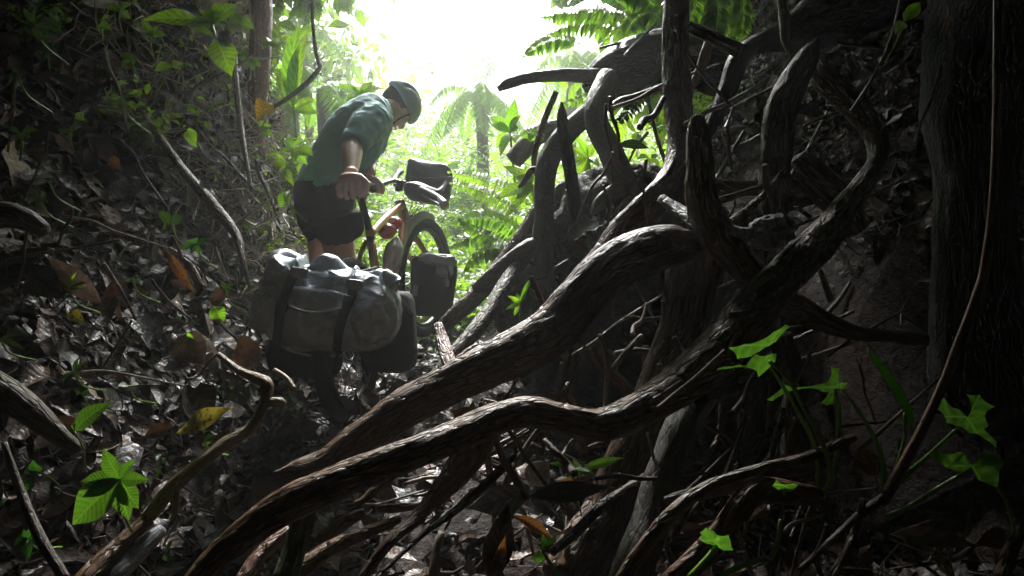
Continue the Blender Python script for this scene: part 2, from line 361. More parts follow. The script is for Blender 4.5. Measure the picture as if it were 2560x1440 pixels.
def terrain(name, x0, x1, y0, y1, nx, ny, mat, drop=0.):
    X, Y = np.meshgrid(np.linspace(x0, x1, nx), np.linspace(y0, y1, ny)); Z = H(X, Y) - drop
    G = Geo(); G.add(np.stack([X, Y, Z], -1).reshape(-1, 3), grid_faces(ny, nx, False)); o = G.obj(name, mat); tag(o, kind='structure'); return o
terrain('ground', -3.6, 3.2, -3, 5.2, 340, 400, M['soil'])
terrain('hillside', -60, 60, 5.2, 70, 200, 160, soilm('grassy hillside', (.02, .03, .008), (.04, .07, .015), (.07, .12, .02)))
_o = terrain('forest_floor', -60, 60, -20, 5.2, 120, 60, M['soil'], drop=.25)

def surf(x, y):
    e = .02; z = H(x, y); gx = (H(x + e, y) - z) / e; gy = (H(x, y + e) - z) / e
    n = np.stack([-gx, -gy, np.ones_like(gx)], -1); n /= np.linalg.norm(n, axis=-1)[..., None]
    return np.stack([x, y, z], -1), n
def scatter(n, x0, x1, y0, y1, keep=None):
    x = rng.uniform(x0, x1, n * 4); y = rng.uniform(y0, y1, n * 4)
    gx = (H(x + .05, y, False) - H(x - .05, y, False)) / .1; wgt = np.sqrt(1 + gx ** 2); wgt /= wgt.max()
    k = rng.random(len(x)) < wgt
    if keep is not None: k &= keep(x, y)
    x, y = x[k][:n], y[k][:n]; return surf(x, y)
def litter(name, n, area, L0, L1, keep=None, lift=.01):
    P, N = scatter(n, *area, keep); n = len(P)
    N2 = N + rng.normal(0, .3, (n, 3)); D = np.cross(N2, rng.normal(0, 1, (n, 3))); D[:, 2] -= .25
    L = rng.uniform(L0, L1, n) * rng.choice([1, 1, 1, 1.7], n)
    G = Geo(); leaves(G, P + N * (lift + rng.random((n, 1)) * .03), D, N2, L, L * rng.uniform(.25, .55, n), rng.normal(.3, .8, n), rng.uniform(-.2, .5, n), rnd=rng.random(n) ** 1.3, nv=5, wave=.12)
    return G.obj(name, M['litter'])
tag(litter('leaf_litter', 19000, (-3.3, -.5, .2, 5.0), .03, .1), 'wet brown and black fallen leaves covering the left bank', 'leaf litter', kind='stuff')
tag(litter('leaf_litter', 12000, (-.9, 3.0, .6, 4.2), .035, .1), 'dark wet fallen leaves on the gully floor and right bank', 'leaf litter', kind='stuff')
tag(litter('leaf_litter', 6000, (.7, 2.4, 1.1, 3.2), .03, .09), 'dark leaf litter on the steep right bank behind the roots', 'leaf litter', kind='stuff')
tag(litter('leaf_litter', 900, (-3.0, -.6, .5, 4.2), .1, .17, lift=.03), 'larger limp brown leaves among the litter of the left bank', 'leaf litter', kind='stuff')
def debris(n, area, l0, l1, r0, r1, lift=.02, seed=1, mat='twig', tilt=.35):
    P, N = scatter(n, *area); n = len(P); G = Geo(); k = 5; seg = 4
    D = np.cross(N, rng.normal(0, 1, (n, 3))); D /= np.linalg.norm(D, axis=1)[:, None]; D += N * rng.normal(0, tilt, (n, 1)); D[:, 2] -= .2
    L = rng.uniform(l0, l1, n); R = rng.uniform(r0, r1, n); t = np.linspace(-.5, .5, k)
    bend = rng.normal(0, .18, (n, 3)); b2 = rng.normal(0, .05, (n, k, 3))
    C = (P + N * lift)[:, None] + D[:, None] * (L[:, None] * t)[..., None] + bend[:, None] * ((t ** 2 - .1)[None, :, None]) * L[:, None, None] + b2 * L[:, None, None]
    U = np.cross(D, N); U /= np.linalg.norm(U, axis=1)[:, None]; B = np.cross(D, U); B /= np.linalg.norm(B, axis=1)[:, None]
    a = np.arange(seg) / seg * 6.283; rr = R[:, None] * (1 - .5 * (t + .5))
    V = C[:, :, None] + (U[:, None, None] * np.cos(a)[None, None, :, None] + B[:, None, None] * np.sin(a)[None, None, :, None]) * rr[:, :, None, None]
    F = grid_faces(k, seg); F = (F[None] + (np.arange(n) * k * seg)[:, None, None]).reshape(-1, 4)
    g = np.zeros((n, k, seg, 3)); g[..., 0] = np.cos(a) * .004; g[..., 1] = np.sin(a) * .004; g[..., 2] = (L[:, None] * t)[..., None] + rng.random((n, 1, 1)) * 9
    G.add(V.reshape(-1, 3), F, g.reshape(-1, 3)); return G.obj('twig_debris', M[mat])
tag(debris(3600, (-3.2, -.6, .3, 4.8), .06, .3, .001, .0035), 'fine dark rootlets and twigs tangled over the left bank', 'twigs', kind='stuff')
tag(debris(1000, (-3.2, -.6, .6, 4.8), .06, .25, .001, .003, mat='pale'), 'fine pale dry twigs strewn over the left bank', 'twigs', kind='stuff')
tag(debris(1500, (-.9, 2.2, .7, 4.0), .08, .4, .0015, .006), 'small dark sticks littering the gully under the roots', 'twigs', kind='stuff')
# hillside ground cover
def cover(name, n, area, L0, L1, mat, label, up=.6):
    P, N = scatter(n, *area); n = len(P)
    P = P + np.array([0, 0, 1.]) * rng.random((n, 1)) * np.array(up) * (.4 + .6 * np.clip(fbm(P * 1.3, 2)[:, None] + .5, 0, 1))
    D = rng.normal(0, 1, (n, 3)); D[:, 2] = rng.normal(0.1, .4, n); nn = rng.normal(0, .5, (n, 3)); nn[:, 2] += 1
    L = rng.uniform(L0, L1, n); G = Geo(); leaves(G, P, D, nn, L, L * rng.uniform(.3, .6, n), rng.uniform(.2, 1.3, n), .2, nv=4)
    o = G.obj(name, M[mat]); tag(o, label, 'undergrowth', kind='stuff'); return o
cover('undergrowth', 12000, (-1.3, 2.2, 3.5, 7.5), .04, .11, 'gleaf', 'low bright green undergrowth behind the bicycle', .45)
cover('undergrowth', 14000, (-7, 7, 7, 18), .08, .24, 'gleaf', 'sunlit green undergrowth covering the far slope', 1.0)

def sprigs(n, area, L0, L1, mat, label):
    P, N = scatter(n // 6, *area); P = np.repeat(P, 6, 0); N = np.repeat(N, 6, 0); m = len(P)
    D = rng.normal(0, 1, (m, 3)); D[:, 2] += .3; nn = rng.normal(0, .4, (m, 3)) + (0, -.5, 1); L = rng.uniform(L0, L1, m)
    G = Geo(); leaves(G, P + N * rng.uniform(.01, .09, (m, 1)) + rng.normal(0, .025, (m, 3)), D, nn, L, L * .45, .5, .2, nv=5); tag(G.obj('creepers', M[mat]), label, 'creepers', kind='stuff')
sprigs(900, (-2.6, -.8, 1.2, 3.4), .012, .035, 'fgleaf', 'small green creeper leaves dotted over the left bank')
sprigs(3000, (-2.4, -1.0, 3.2, 4.8), .02, .06, 'gleaf', 'green creepers over the hazy upper left bank')
tag(debris(1500, (-2.2, -.95, 3.0, 4.6), .1, .45, .002, .006, mat='pale', lift=.05, tilt=.6), 'pale dry stalks standing over the hazy far end of the bank', 'twigs', kind='stuff')

tag(litter('leaf_litter', 7000, (.85, 1.9, 1.1, 2.7), .02, .06), 'fine dark litter packed on the lowest part of the right bank', 'leaf litter', kind='stuff')
tag(debris(1600, (.7, 2.3, 1.0, 3.2), .06, .4, .001, .004, lift=.03, tilt=.6), 'hanging root hairs and twigs on the right bank', 'twigs', kind='stuff')
# ------------------------------------------------------------------ roots, logs and sticks: (name, category, label, bark, points (px, py, metres ahead, width px), options)
ROOTS = [
('tree_root','root','lowest brown root snaking from bottom left up to the looping bend at right','hero',
 [(470,1480,.93,58),(520,1418,.95,62),(600,1345,.97,70),(720,1262,1.0,84),(860,1197,1.03,82),(1000,1145,1.06,80),(1150,1085,1.1,76),(1240,1046,1.12,74),(1320,1030,1.14,76),(1400,1045,1.15,72),(1500,1062,1.17,74),(1600,1025,1.2,84),(1700,958,1.25,96),(1800,872,1.3,98),(1880,775,1.35,100),(1960,690,1.4,88),(2045,605,1.45,80),(2110,520,1.5,60),(2165,450,1.55,48),(2195,392,1.6,44),(2180,325,1.65,50),(2130,262,1.7,58),(2070,205,1.75,56),(2040,160,1.8,46)],dict(seg=40,knob=.16,rough=.12)),
('tree_root','root','thick dark root arching from a splintered end at left up to the forked root','wet',
 [(685,1188,1.3,26),(730,1180,1.3,55),(810,1162,1.31,74),(900,1102,1.33,84),(1020,1015,1.36,94),(1150,948,1.39,96),(1280,888,1.42,108),(1380,826,1.45,114),(1460,735,1.48,112),(1540,664,1.5,110),(1640,622,1.52,104),(1750,607,1.5,92)],dict(seg=40,knob=.12,rough=.12,jag=.7)),
('tree_root','root','tall grey root dropping from the top edge and curving left behind the arching root','wet',
 [(1690,-30,1.95,56),(1690,130,1.95,64),(1695,250,1.93,66),(1702,350,1.9,62),(1690,430,1.85,66),(1640,500,1.82,72),(1560,572,1.8,66),(1500,650,1.78,62),(1430,722,1.76,52),(1400,800,1.75,38)],dict(seg=28,knob=.14,rough=.12)),
('tree_root','root','light brown root with a broken top that bends right and passes behind the lowest root','hero',
 [(1743,292,1.42,46),(1750,400,1.42,62),(1756,500,1.43,70),(1788,580,1.44,78),(1850,652,1.46,70),(1910,722,1.5,64),(1985,765,1.55,62),(2050,800,1.56,52),(2140,832,1.56,34),(2240,842,1.55,26),(2320,852,1.53,36)],dict(seg=28,knob=.18,rough=.14,jag=.5)),
('tree_branch','branch','short dark branch joining the tall grey root to the light brown root','black',
 [(1655,500,1.7,26),(1700,528,1.62,32),(1750,558,1.5,42),(1775,575,1.46,40)],dict()),
('tree_root','root','upright mossy root leaning right at its dark pointed top, above the grey wooden knot','moss',
 [(2040,100,1.75,30),(2010,160,1.74,56),(1978,215,1.73,70),(1950,290,1.72,76),(1940,400,1.71,72),(1934,510,1.7,64),(1928,580,1.69,58)],dict(seg=28,knob=.1,rough=.12,jag=.6)),
('fallen_log','log','thin horizontal log behind the upright mossy root','wet',[(1765,462,1.95,34),(1860,470,1.95,36),(1940,466,1.96,34),(2012,456,1.97,26)],dict()),
('fallen_log','log','rough fissured log lying behind the grey knot, sloping up to the right','hero',[(1800,585,2.0,40),(1860,550,2.0,52),(1950,510,2.02,56),(2050,480,2.05,48),(2130,462,2.1,30)],dict(knob=.2)),
('tree_root','root','thick dark root bulging in the shade inside the loop of the lowest root','wet',[(1990,395,1.95,50),(2030,440,1.95,74),(2090,500,1.98,80),(2140,570,2.0,70)],dict(knob=.2)),
('tree_branch','branch','pale thin dead branch hanging from the top edge above the mossy root','yellow',[(1950,-20,1.7,20),(1962,50,1.7,26),(1964,100,1.69,20),(1978,140,1.68,9)],dict(jag=.6)),
('tree_branch','branch','short bent branch running from the top centre down to the dark crossing branch','wet',[(1722,66,1.9,24),(1770,88,1.88,28),(1815,112,1.86,30),(1850,128,1.85,34)],dict()),
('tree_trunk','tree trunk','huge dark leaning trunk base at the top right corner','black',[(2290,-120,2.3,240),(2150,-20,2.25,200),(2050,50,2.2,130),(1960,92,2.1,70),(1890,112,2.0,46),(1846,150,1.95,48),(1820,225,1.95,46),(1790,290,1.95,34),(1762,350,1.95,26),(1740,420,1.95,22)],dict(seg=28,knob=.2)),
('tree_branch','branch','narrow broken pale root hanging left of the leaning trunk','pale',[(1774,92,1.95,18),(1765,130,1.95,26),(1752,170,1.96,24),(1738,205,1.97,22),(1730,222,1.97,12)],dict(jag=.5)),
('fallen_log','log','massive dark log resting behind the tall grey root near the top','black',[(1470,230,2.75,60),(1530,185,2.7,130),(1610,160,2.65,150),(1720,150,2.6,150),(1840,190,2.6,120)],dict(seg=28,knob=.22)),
('fallen_log','log','horizontal hazy log pointing left over the bright foliage','grey',[(1246,222,2.55,18),(1275,208,2.56,26),(1330,194,2.58,26),(1400,188,2.6,30),(1470,190,2.62,36),(1540,190,2.62,40)],dict(knob=.14,jag=.4)),
('tree_root','root','smooth grey root descending from the massive log and splitting at its foot','grey',[(1520,200,2.5,60),(1492,260,2.4,56),(1494,310,2.35,60),(1524,372,2.3,60),(1552,440,2.28,62),(1568,480,2.26,56)],dict(seg=24,knob=.1)),
('tree_root','root','short pale left foot of the smooth grey root','grey',[(1560,466,2.26,44),(1525,488,2.24,40),(1500,510,2.22,34),(1482,534,2.2,16)],dict(jag=.4)),
('tree_root','root','stubby right foot of the smooth grey root','grey',[(1570,460,2.26,36),(1590,482,2.24,24),(1602,496,2.23,16)],dict(jag=.4)),
('tree_root','root','slender grey trunk standing before the ferns with two lower forks','grey',[(1520,235,2.55,46),(1470,285,2.5,50),(1415,335,2.45,52),(1375,395,2.42,54),(1362,450,2.4,50),(1360,540,2.38,46),(1356,610,2.37,52),(1364,700,2.36,44),(1366,790,2.35,36),(1368,830,2.35,30)],dict(seg=24,knob=.08)),
('tree_branch','branch','lower left fork of the slender grey trunk pointing to the pannier','grey',[(1352,605,2.37,44),(1310,628,2.36,42),(1265,660,2.35,40),(1225,695,2.34,38),(1184,722,2.33,24)],dict(jag=.5)),
('tree_branch','branch','short lower right fork of the slender grey trunk','grey',[(1368,695,2.35,32),(1385,730,2.33,32),(1405,770,2.32,28),(1412,795,2.3,24)],dict()),
('tree_branch','branch','black charred post standing behind the slender grey trunk','black',[(1404,255,2.3,8),(1406,300,2.3,28),(1415,370,2.3,32),(1428,440,2.3,30),(1436,510,2.3,30),(1440,550,2.3,22)],dict(jag=.6)),
('fallen_log','log','dark log sloping down left from the slender trunk towards the front wheel','wet',[(1345,515,2.7,26),(1310,575,2.65,30),(1262,650,2.6,38),(1200,728,2.55,42),(1145,780,2.5,40),(1095,828,2.48,34)],dict(knob=.12,jag=.4)),
('fallen_log','log','long thin mossy log under the fork, running down behind the arching root','moss',[(1340,610,2.5,24),(1280,685,2.3,34),(1215,790,2.1,38),(1150,870,1.95,38),(1085,950,1.85,36),(1030,1010,1.78,26)],dict(knob=.12)),
('fallen_log','log','broken reddish stump piece standing on the arching root','red',[(1096,812,1.9,24),(1106,850,1.85,32),(1122,900,1.75,36),(1138,950,1.66,34)],dict(knob=.16,jag=.3)),
('fallen_log','log','small reddish stick lying beside the broken reddish stump','red',[(1194,862,1.9,12),(1168,882,1.88,18),(1140,905,1.86,20),(1112,940,1.84,18)],dict(knob=.16,jag=.3)),
('fallen_log','log','sawn pale log end among the ferns','grey',[(1282,402,3.0,46),(1310,370,3.0,48),(1345,335,3.05,48),(1400,320,3.1,46)],dict()),
('tree_branch','branch','thin curved hazy branch dangling before the bright ferns','wet',[(1390,230,2.5,14),(1365,290,2.5,16),(1345,350,2.5,16),(1335,400,2.5,14),(1340,430,2.5,14),(1352,460,2.5,10)],dict()),
('tree_branch','branch','slim branch forking left off the slender grey trunk','grey',[(1350,430,2.42,16),(1330,425,2.42,18),(1310,455,2.43,14),(1296,468,2.43,8)],dict()),
('tree_trunk','tree trunk','broad dark trunk descending behind the lowest root to the bottom edge','wet',
 [(1735,640,1.62,120),(1720,740,1.6,112),(1705,830,1.58,104),(1668,930,1.55,104),(1640,1010,1.53,108),(1600,1100,1.5,110),(1560,1195,1.47,114),(1520,1290,1.43,116),(1465,1370,1.38,122),(1420,1460,1.33,134)],dict(seg=36,knob=.1,rough=.13)),
('tree_root','root','straight grey root glinting in front of the broad dark trunk at the bottom','grey',
 [(1712,1010,1.32,50),(1698,1075,1.28,80),(1680,1140,1.25,86),(1650,1215,1.22,84),(1625,1310,1.18,90),(1590,1400,1.14,96),(1570,1470,1.12,100)],dict(seg=32,knob=.07)),
('fallen_stick','stick','long thin dark stick crossing the grey root up to the right','wet',
 [(1540,1470,.93,34),(1590,1395,.94,36),(1660,1305,.95,36),(1720,1250,.96,32),(1790,1208,.97,27),(1900,1172,.98,25),(2020,1142,1.0,24),(2136,1092,1.02,22)],dict(knob=.12,jag=.4)),
('fallen_stick','stick','grey weathered stick lying just behind the long thin dark stick','grey',
 [(1662,1250,1.03,20),(1700,1242,1.03,26),(1790,1224,1.05,36),(1900,1196,1.07,36),(2010,1165,1.08,36),(2112,1130,1.1,36)],dict(knob=.08,jag=.5)),
('tree_root','root','reddish gnarled root at the bottom right ending in torn bark','red',
 [(1660,1475,.92,56),(1740,1400,.93,58),(1800,1335,.94,56),(1850,1270,.95,58),(1895,1228,.97,60),(1970,1232,.99,54),(2050,1240,1.0,42)],dict(knob=.25,seg=28,jag=.4)),
('climbing_vine','vine','long smooth brown vine hanging at the far right edge and bending down left','vine',
 [(2492,-20,.9,15),(2491,130,.9,15),(2490,300,.9,16),(2482,500,.9,17),(2462,670,.9,22),(2440,740,.9,19),(2400,850,.9,22),(2362,950,.9,22),(2300,1085,.9,24),(2215,1240,.9,26)],dict(step=.008,knob=.1,rough=.02,seg=14)),
('fallen_stick','stick','short dark stick leaning against the foot of the brown vine','wet',[(2158,1248,.9,16),(2140,1320,.9,20),(2110,1390,.88,22),(2070,1460,.86,24)],dict()),
('fallen_stick','stick','thin branch continuing down left from the foot of the brown vine','twig',[(2215,1240,.9,22),(2140,1295,.9,20),(2080,1350,.88,16),(2000,1425,.86,14)],dict()),
('tree_root','root','dark mossy root hanging behind the glossy arum leaves','moss',[(1950,840,1.7,54),(1975,900,1.7,52),(1984,980,1.68,46),(1978,1060,1.66,56),(1985,1150,1.62,58)],dict(knob=.16)),
('fallen_stick','stick','straight grey stick standing behind the tallest arum stem','twig',[(1942,795,1.3,14),(1936,900,1.28,16),(1928,1010,1.26,18),(1922,1085,1.25,16)],dict()),
('fallen_stick','stick','black stick leaning under the tallest arum stem','black',[(1958,1020,1.1,14),(1935,1120,1.08,20),(1905,1200,1.06,18)],dict()),
('fallen_stick','stick','dark mossy short log behind the lowest root, right of the straight grey root','moss',[(1770,990,1.42,30),(1830,960,1.43,40),(1895,925,1.45,34)],dict(jag=.4)),
('fallen_branch','branch','knobbly yellow brown branch with side forks curving below the bags','yellow',
 [(372,1292,1.12,34),(440,1210,1.15,36),(500,1160,1.18,32),(560,1110,1.22,30),(620,1075,1.26,28),(655,1025,1.28,26),(668,965,1.3,30),(640,945,1.32,24),(600,928,1.34,18),(545,885,1.38,12)],dict(knob=.14,seg=20)),
('fallen_branch','branch','snapped twig fork pointing down from the lower half of the yellow brown branch','yellow',[(442,1222,1.14,18),(440,1260,1.14,16),(434,1302,1.14,11)],dict()),
('fallen_branch','branch','knotted short fork at the elbow of the yellow brown branch','yellow',[(660,970,1.3,30),(672,1002,1.29,24),(700,1008,1.28,26),(704,1014,1.28,18)],dict(knob=.2)),
('fallen_branch','branch','small pale curled stub above the elbow of the yellow brown branch','yellow',[(686,925,1.42,12),(715,945,1.4,14),(738,975,1.38,12)],dict()),
('fallen_log','log','bark covered log running from the yellow brown branch to the bottom left edge','hero',[(372,1300,1.12,34),(310,1352,1.08,40),(255,1405,1.04,46),(200,1465,1.0,50)],dict(knob=.15)),
('fallen_log','log','split grey log beside the bark covered log at the bottom left','knot',[(405,1322,1.14,34),(350,1375,1.1,48),(290,1435,1.05,52),(260,1475,1.03,52)],dict(knob=.08,jag=.5)),
('tree_root','root','thick dark root entering at the left edge and sloping down right','moss',[(-40,950,1.15,70),(30,992,1.15,68),(90,1040,1.15,58),(150,1092,1.16,42),(195,1125,1.17,30)],dict(knob=.12,seg=24)),
('fallen_stick','stick','slender brown stick slanting down across the bottom left corner','twig',[(10,1108,.95,14),(50,1225,.93,20),(100,1345,.9,24),(165,1450,.88,24)],dict(knob=.1)),
('fallen_log','log','dark log end sticking out of the left edge at mid height','moss',[(-40,545,1.5,66),(20,538,1.5,60),(70,552,1.5,50),(112,578,1.5,34)],dict(knob=.1)),
('tree_root','root','long bare root running down the left bank towards the grey bag','wet',
 [(350,265,3.0,10),(372,305,2.95,15),(415,365,2.85,18),(470,440,2.75,22),(540,520,2.65,26),(590,588,2.58,22),(606,650,2.5,14),(625,720,2.45,8)],dict(knob=.1)),
('tree_root','root','leaning bark root in the litter left of the bags','hero',[(470,655,1.85,14),(488,690,1.85,20),(500,722,1.84,18),(492,740,1.84,12)],dict(knob=.15)),
('tree_root','root','steep mossy root at the bottom centre below the lowest root','moss',[(770,1255,1.12,46),(756,1310,1.1,56),(738,1370,1.08,54),(712,1450,1.05,62)],dict(knob=.14)),
('tree_root','root','long dark root tapering down left through the bottom centre','wet',[(1215,1060,1.35,90),(1184,1120,1.3,82),(1142,1182,1.26,66),(1090,1240,1.22,46),(1035,1300,1.17,32),(975,1352,1.12,30),(905,1445,1.08,26)],dict(knob=.16,seg=24)),
('fallen_log','log','rough humped log lying low at the bottom, right of the steep mossy root','hero',[(1000,1298,1.2,18),(940,1322,1.18,28),(865,1350,1.16,34),(800,1388,1.13,42),(745,1430,1.1,46)],dict(knob=.22)),
('fallen_stick','stick','crooked brown stick end just under the lowest root','hero',[(978,1192,1.22,28),(940,1226,1.2,26),(912,1248,1.19,20),(885,1258,1.18,12)],dict(knob=.25,jag=.4)),
('fallen_stick','stick','dark crooked log between the steep mossy root and the humped log','wet',[(912,1282,1.25,22),(860,1306,1.23,32),(815,1338,1.2,34),(795,1352,1.2,20)],dict(knob=.2)),
('fallen_stick','stick','thin black root running from under the hump of the lowest root to the bottom edge','black',[(1285,1140,1.28,18),(1240,1185,1.25,22),(1190,1235,1.22,22),(1120,1290,1.17,18),(1050,1342,1.13,14),(955,1432,1.06,10)],dict(knob=.15)),
('fallen_stick','stick','upright rough stick stub at the bottom centre','pale',[(1104,1330,1.1,22),(1092,1375,1.08,24),(1085,1450,1.05,30)],dict(knob=.15,jag=.5)),
('fallen_log','log','smooth reddish log piece lying among sticks under the lowest root','red',[(945,1272,1.22,18),(990,1270,1.22,22),(1055,1264,1.23,14)],dict()),
('fallen_log','log','reddish rotten log at the bottom edge left of the steep mossy root','red',[(720,1325,1.13,26),(680,1360,1.1,36),(640,1400,1.07,36),(600,1460,1.03,34)],dict(knob=.25)),
('fallen_stick','stick','black mossy stick crossing in front of the broad trunk near the bottom','black',[(1612,1192,1.3,20),(1570,1222,1.25,24),(1500,1270,1.2,26),(1440,1330,1.15,26),(1380,1380,1.1,20)],dict(knob=.2)),
('fallen_stick','stick','pale forked twig standing in the dark hollow under the arching root','pale',[(1497,835,1.5,8),(1510,870,1.5,12),(1518,930,1.5,14),(1515,1000,1.48,13),(1512,1035,1.46,13)],dict()),
('fallen_stick','stick','brown stick crossing behind the pale forked twig','red',[(1475,872,1.6,16),(1500,905,1.6,22),(1545,950,1.6,26),(1575,985,1.6,20)],dict(jag=.4)),
('fallen_stick','stick','dark twig rising to the right from the brown stick in the hollow','wet',[(1530,925,1.6,14),(1565,880,1.62,14),(1605,838,1.64,14)],dict(jag=.4)),
('fallen_stick','stick','short stick leaning on the broad trunk above the lowest root','twig',[(1686,842,1.45,12),(1705,880,1.43,16),(1735,922,1.38,18)],dict()),
('fallen_stick','stick','thin reddish stick standing beneath the grey knot behind the lowest root','twig',[(1860,330,1.9,10),(1800,430,1.85,9),(1770,470,1.8,8)],dict()),
('fallen_stick','stick','branch stub jutting left from the lowest root where it starts to climb','black',[(1890,770,1.3,24),(1858,784,1.27,20),(1828,784,1.25,12)],dict(jag=.5)),
('fallen_stick','stick','dark narrow stick hanging under the loop of the lowest root','twig',[(2050,675,1.6,12),(2065,715,1.6,16),(2078,752,1.6,16)],dict()),
('climbing_vine','vine','thin grey vine slanting from the top edge across the looping bend','twig',[(2255,-20,1.5,8),(2230,90,1.5,8),(2190,180,1.5,8),(2150,245,1.5,8),(2125,280,1.5,7)],dict()),
('climbing_vine','vine','bare hanging vine left of the mossy tree trunk at right','twig',[(2352,165,1.7,9),(2330,240,1.7,10),(2305,300,1.7,9),(2288,360,1.7,7)],dict()),
('fallen_stick','stick','grey stick slanting in the dark between the loop and the right trunk','knot',[(2140,222,2.1,12),(2190,186,2.1,12),(2240,142,2.1,12)],dict(jag=.4)),
('fallen_stick','stick','thin dark stick nearly level behind the pointed top of the mossy root','twig',[(2070,100,2.2,7),(2160,118,2.2,8),(2240,125,2.2,7)],dict()),
('fallen_stick','stick','thin grey stick leaning behind the broken top of the light brown root','knot',[(1905,640-300,1.9,16),(1860,365,1.9,20),(1820,372,1.9,12)],dict()),
('fallen_stick','stick','brown torn bark strip behind the loop of the lowest root','hero',[(2120,560,1.7,24),(2070,590,1.68,40),(2030,640,1.65,42),(2020,680,1.62,20)],dict(knob=.25,flat=.4)),
('fallen_stick','stick','rough stick at the right edge of the bottom corner','hero',[(2570,1300,.9,22),(2530,1370,.88,30),(2500,1450,.86,34)],dict()),
('tree_branch','branch','slim hazy branch crossing the upper left gap below the sky','wet',[(672,275,3.2,10),(720,245,3.25,12),(770,205,3.3,13),(800,170,3.3,10)],dict()),
('climbing_vine','vine','thin vine arching down past the sky gap at left','wet',[(780,-20,3.3,9),(782,60,3.3,9),(790,130,3.3,9),(800,168,3.3,10)],dict()),
('climbing_vine','vine','vertical hazy stem standing on the bank above the litter','wet',[(585,130,3.4,14),(590,210,3.35,16),(600,300,3.3,14),(612,380,3.2,12),(628,470,3.1,10)],dict()),
('tree_trunk','tree trunk','hazy brown tree trunk at the upper left beneath the sky gap','red',[(655,-60,4.0,46),(655,60,3.95,44),(648,170,3.9,46),(640,290,3.85,48),(632,400,3.8,52),(625,520,3.8,60)],dict(seg=28,knob=.2,rough=.15)),
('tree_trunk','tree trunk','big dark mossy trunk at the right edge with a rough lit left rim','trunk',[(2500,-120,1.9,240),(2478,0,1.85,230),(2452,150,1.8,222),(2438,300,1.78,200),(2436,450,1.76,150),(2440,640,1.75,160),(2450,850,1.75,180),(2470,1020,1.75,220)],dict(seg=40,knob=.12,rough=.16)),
]
for i, (nm, cat, lab, mt, pts, op) in enumerate(ROOTS):
    P = [W(x, y, d) for x, y, d, wd in pts]; R = [wd / 2 * d / 1600 for x, y, d, wd in pts]
    wm = max(p[3] for p in pts); op = dict(op)
    op.setdefault('seg', 10 if wm < 20 else 14 if wm < 32 else 22); op.setdefault('knob', .1); op.setdefault('rough', .08 if wm > 18 else .03)
    op.setdefault('step', max(.006, min(.02, float(np.mean(R)) * .3)))
    G = Geo(); tube(G, P, R, seed=i + 1, **op)
    if nm == 'tree_trunk': r = empty('forest_tree', P[-1], lab, 'tree'); G.obj('trunk', M[mt], r)
    else: tag(G.obj(nm, M[mt]), lab, cat)

# bleached knot of wood, flat pale bracket fungus, earth mound, boulders
G = Geo(); c = W(1930, 580, 1.42)
def knotfn(P, Q):
    Q = Q.copy(); Q[:, 0] += .01 * np.sin(P[:, 2] * 5); Q[:, 2] *= 1 - .25 * np.clip(P[:, 0], 0, 1) * (np.abs(P[:, 2]) < .3); Q[:, 2] += .012 * P[:, 0] ; return Q
superell(G, c, (.046, .03, .026), .8, 56, 40, None, .012, 5, 3, knotfn); superell(G, c + Vector((.032, -.004, .014)), (.02, .02, .012), .9, 30, 20, None, .004, 6, 4)
tube(G, [c + Vector((-.02, 0, .0)), c + Vector((-.055, 0, -.004)), c + Vector((-.098, 0, .004))], [.02, .012, .013], 14, .08, .15, seed=4)
k_ = remeshed('root_knot', G, M['knot'], .0028, disp=.002, dscale=.012); tag(k_, 'bleached blue grey gnarled knot of wood wedged behind the crossing roots', 'wood knot')
G = Geo(); c = W(1835, 325, 1.8)
superell(G, c, (.028, .02, .008), .8, 30, 16, Matrix.Rotation(math.radians(-14), 4, 'Y'), .003, 5, 3); tube(G, [c, c + Vector((-.03, .005, -.002)), c + Vector((-.045, .01, -.002))], [.008, .006, .004], 10, .05, .1)
tag(remeshed('bracket_fungus', G, M['silver'], .0025), 'pale flat bracket fungus in the dark behind the light brown root', 'fungus')
G = Geo(); c = W(1590, 735, 2.8)
superell(G, c, (.5, .4, .47), .95, 160, 110, None, .10, 7, 9); MOUND = c; tag(G.obj('earth_mound', M['bank']), kind='structure')
G = Geo(); superell(G, W(1320, 740, 2.65), (.13, .14, .2), .95, 90, 60, None, .03, 8, 2)
tag(G.obj('mossy_boulder', M['moss']), 'dark moss covered boulder behind the slender grey trunk', 'boulder')
G = Geo(); v = rng.normal(0, 1, (2600, 3)); v[:, 1] -= .8; v[:, 2] += .4; v /= np.linalg.norm(v, axis=1)[:, None]
d_ = np.cross(v, rng.normal(0, 1, v.shape)); L_ = rng.uniform(.015, .06, 2600)
leaves(G, v * (.5, .4, .47) * .99 + np.array(MOUND) + v * rng.uniform(0, .03, (2600, 1)), d_, v + rng.normal(0, .5, v.shape), L_, L_ * .4, rng.normal(.3, .7, 2600), .2, nv=4, wave=.1, rnd=rng.random(2600) * .9)
tag(G.obj('leaf_litter', M['litter']), 'dark leaf litter clinging to the earth mound behind the roots', 'leaf litter', kind='stuff')
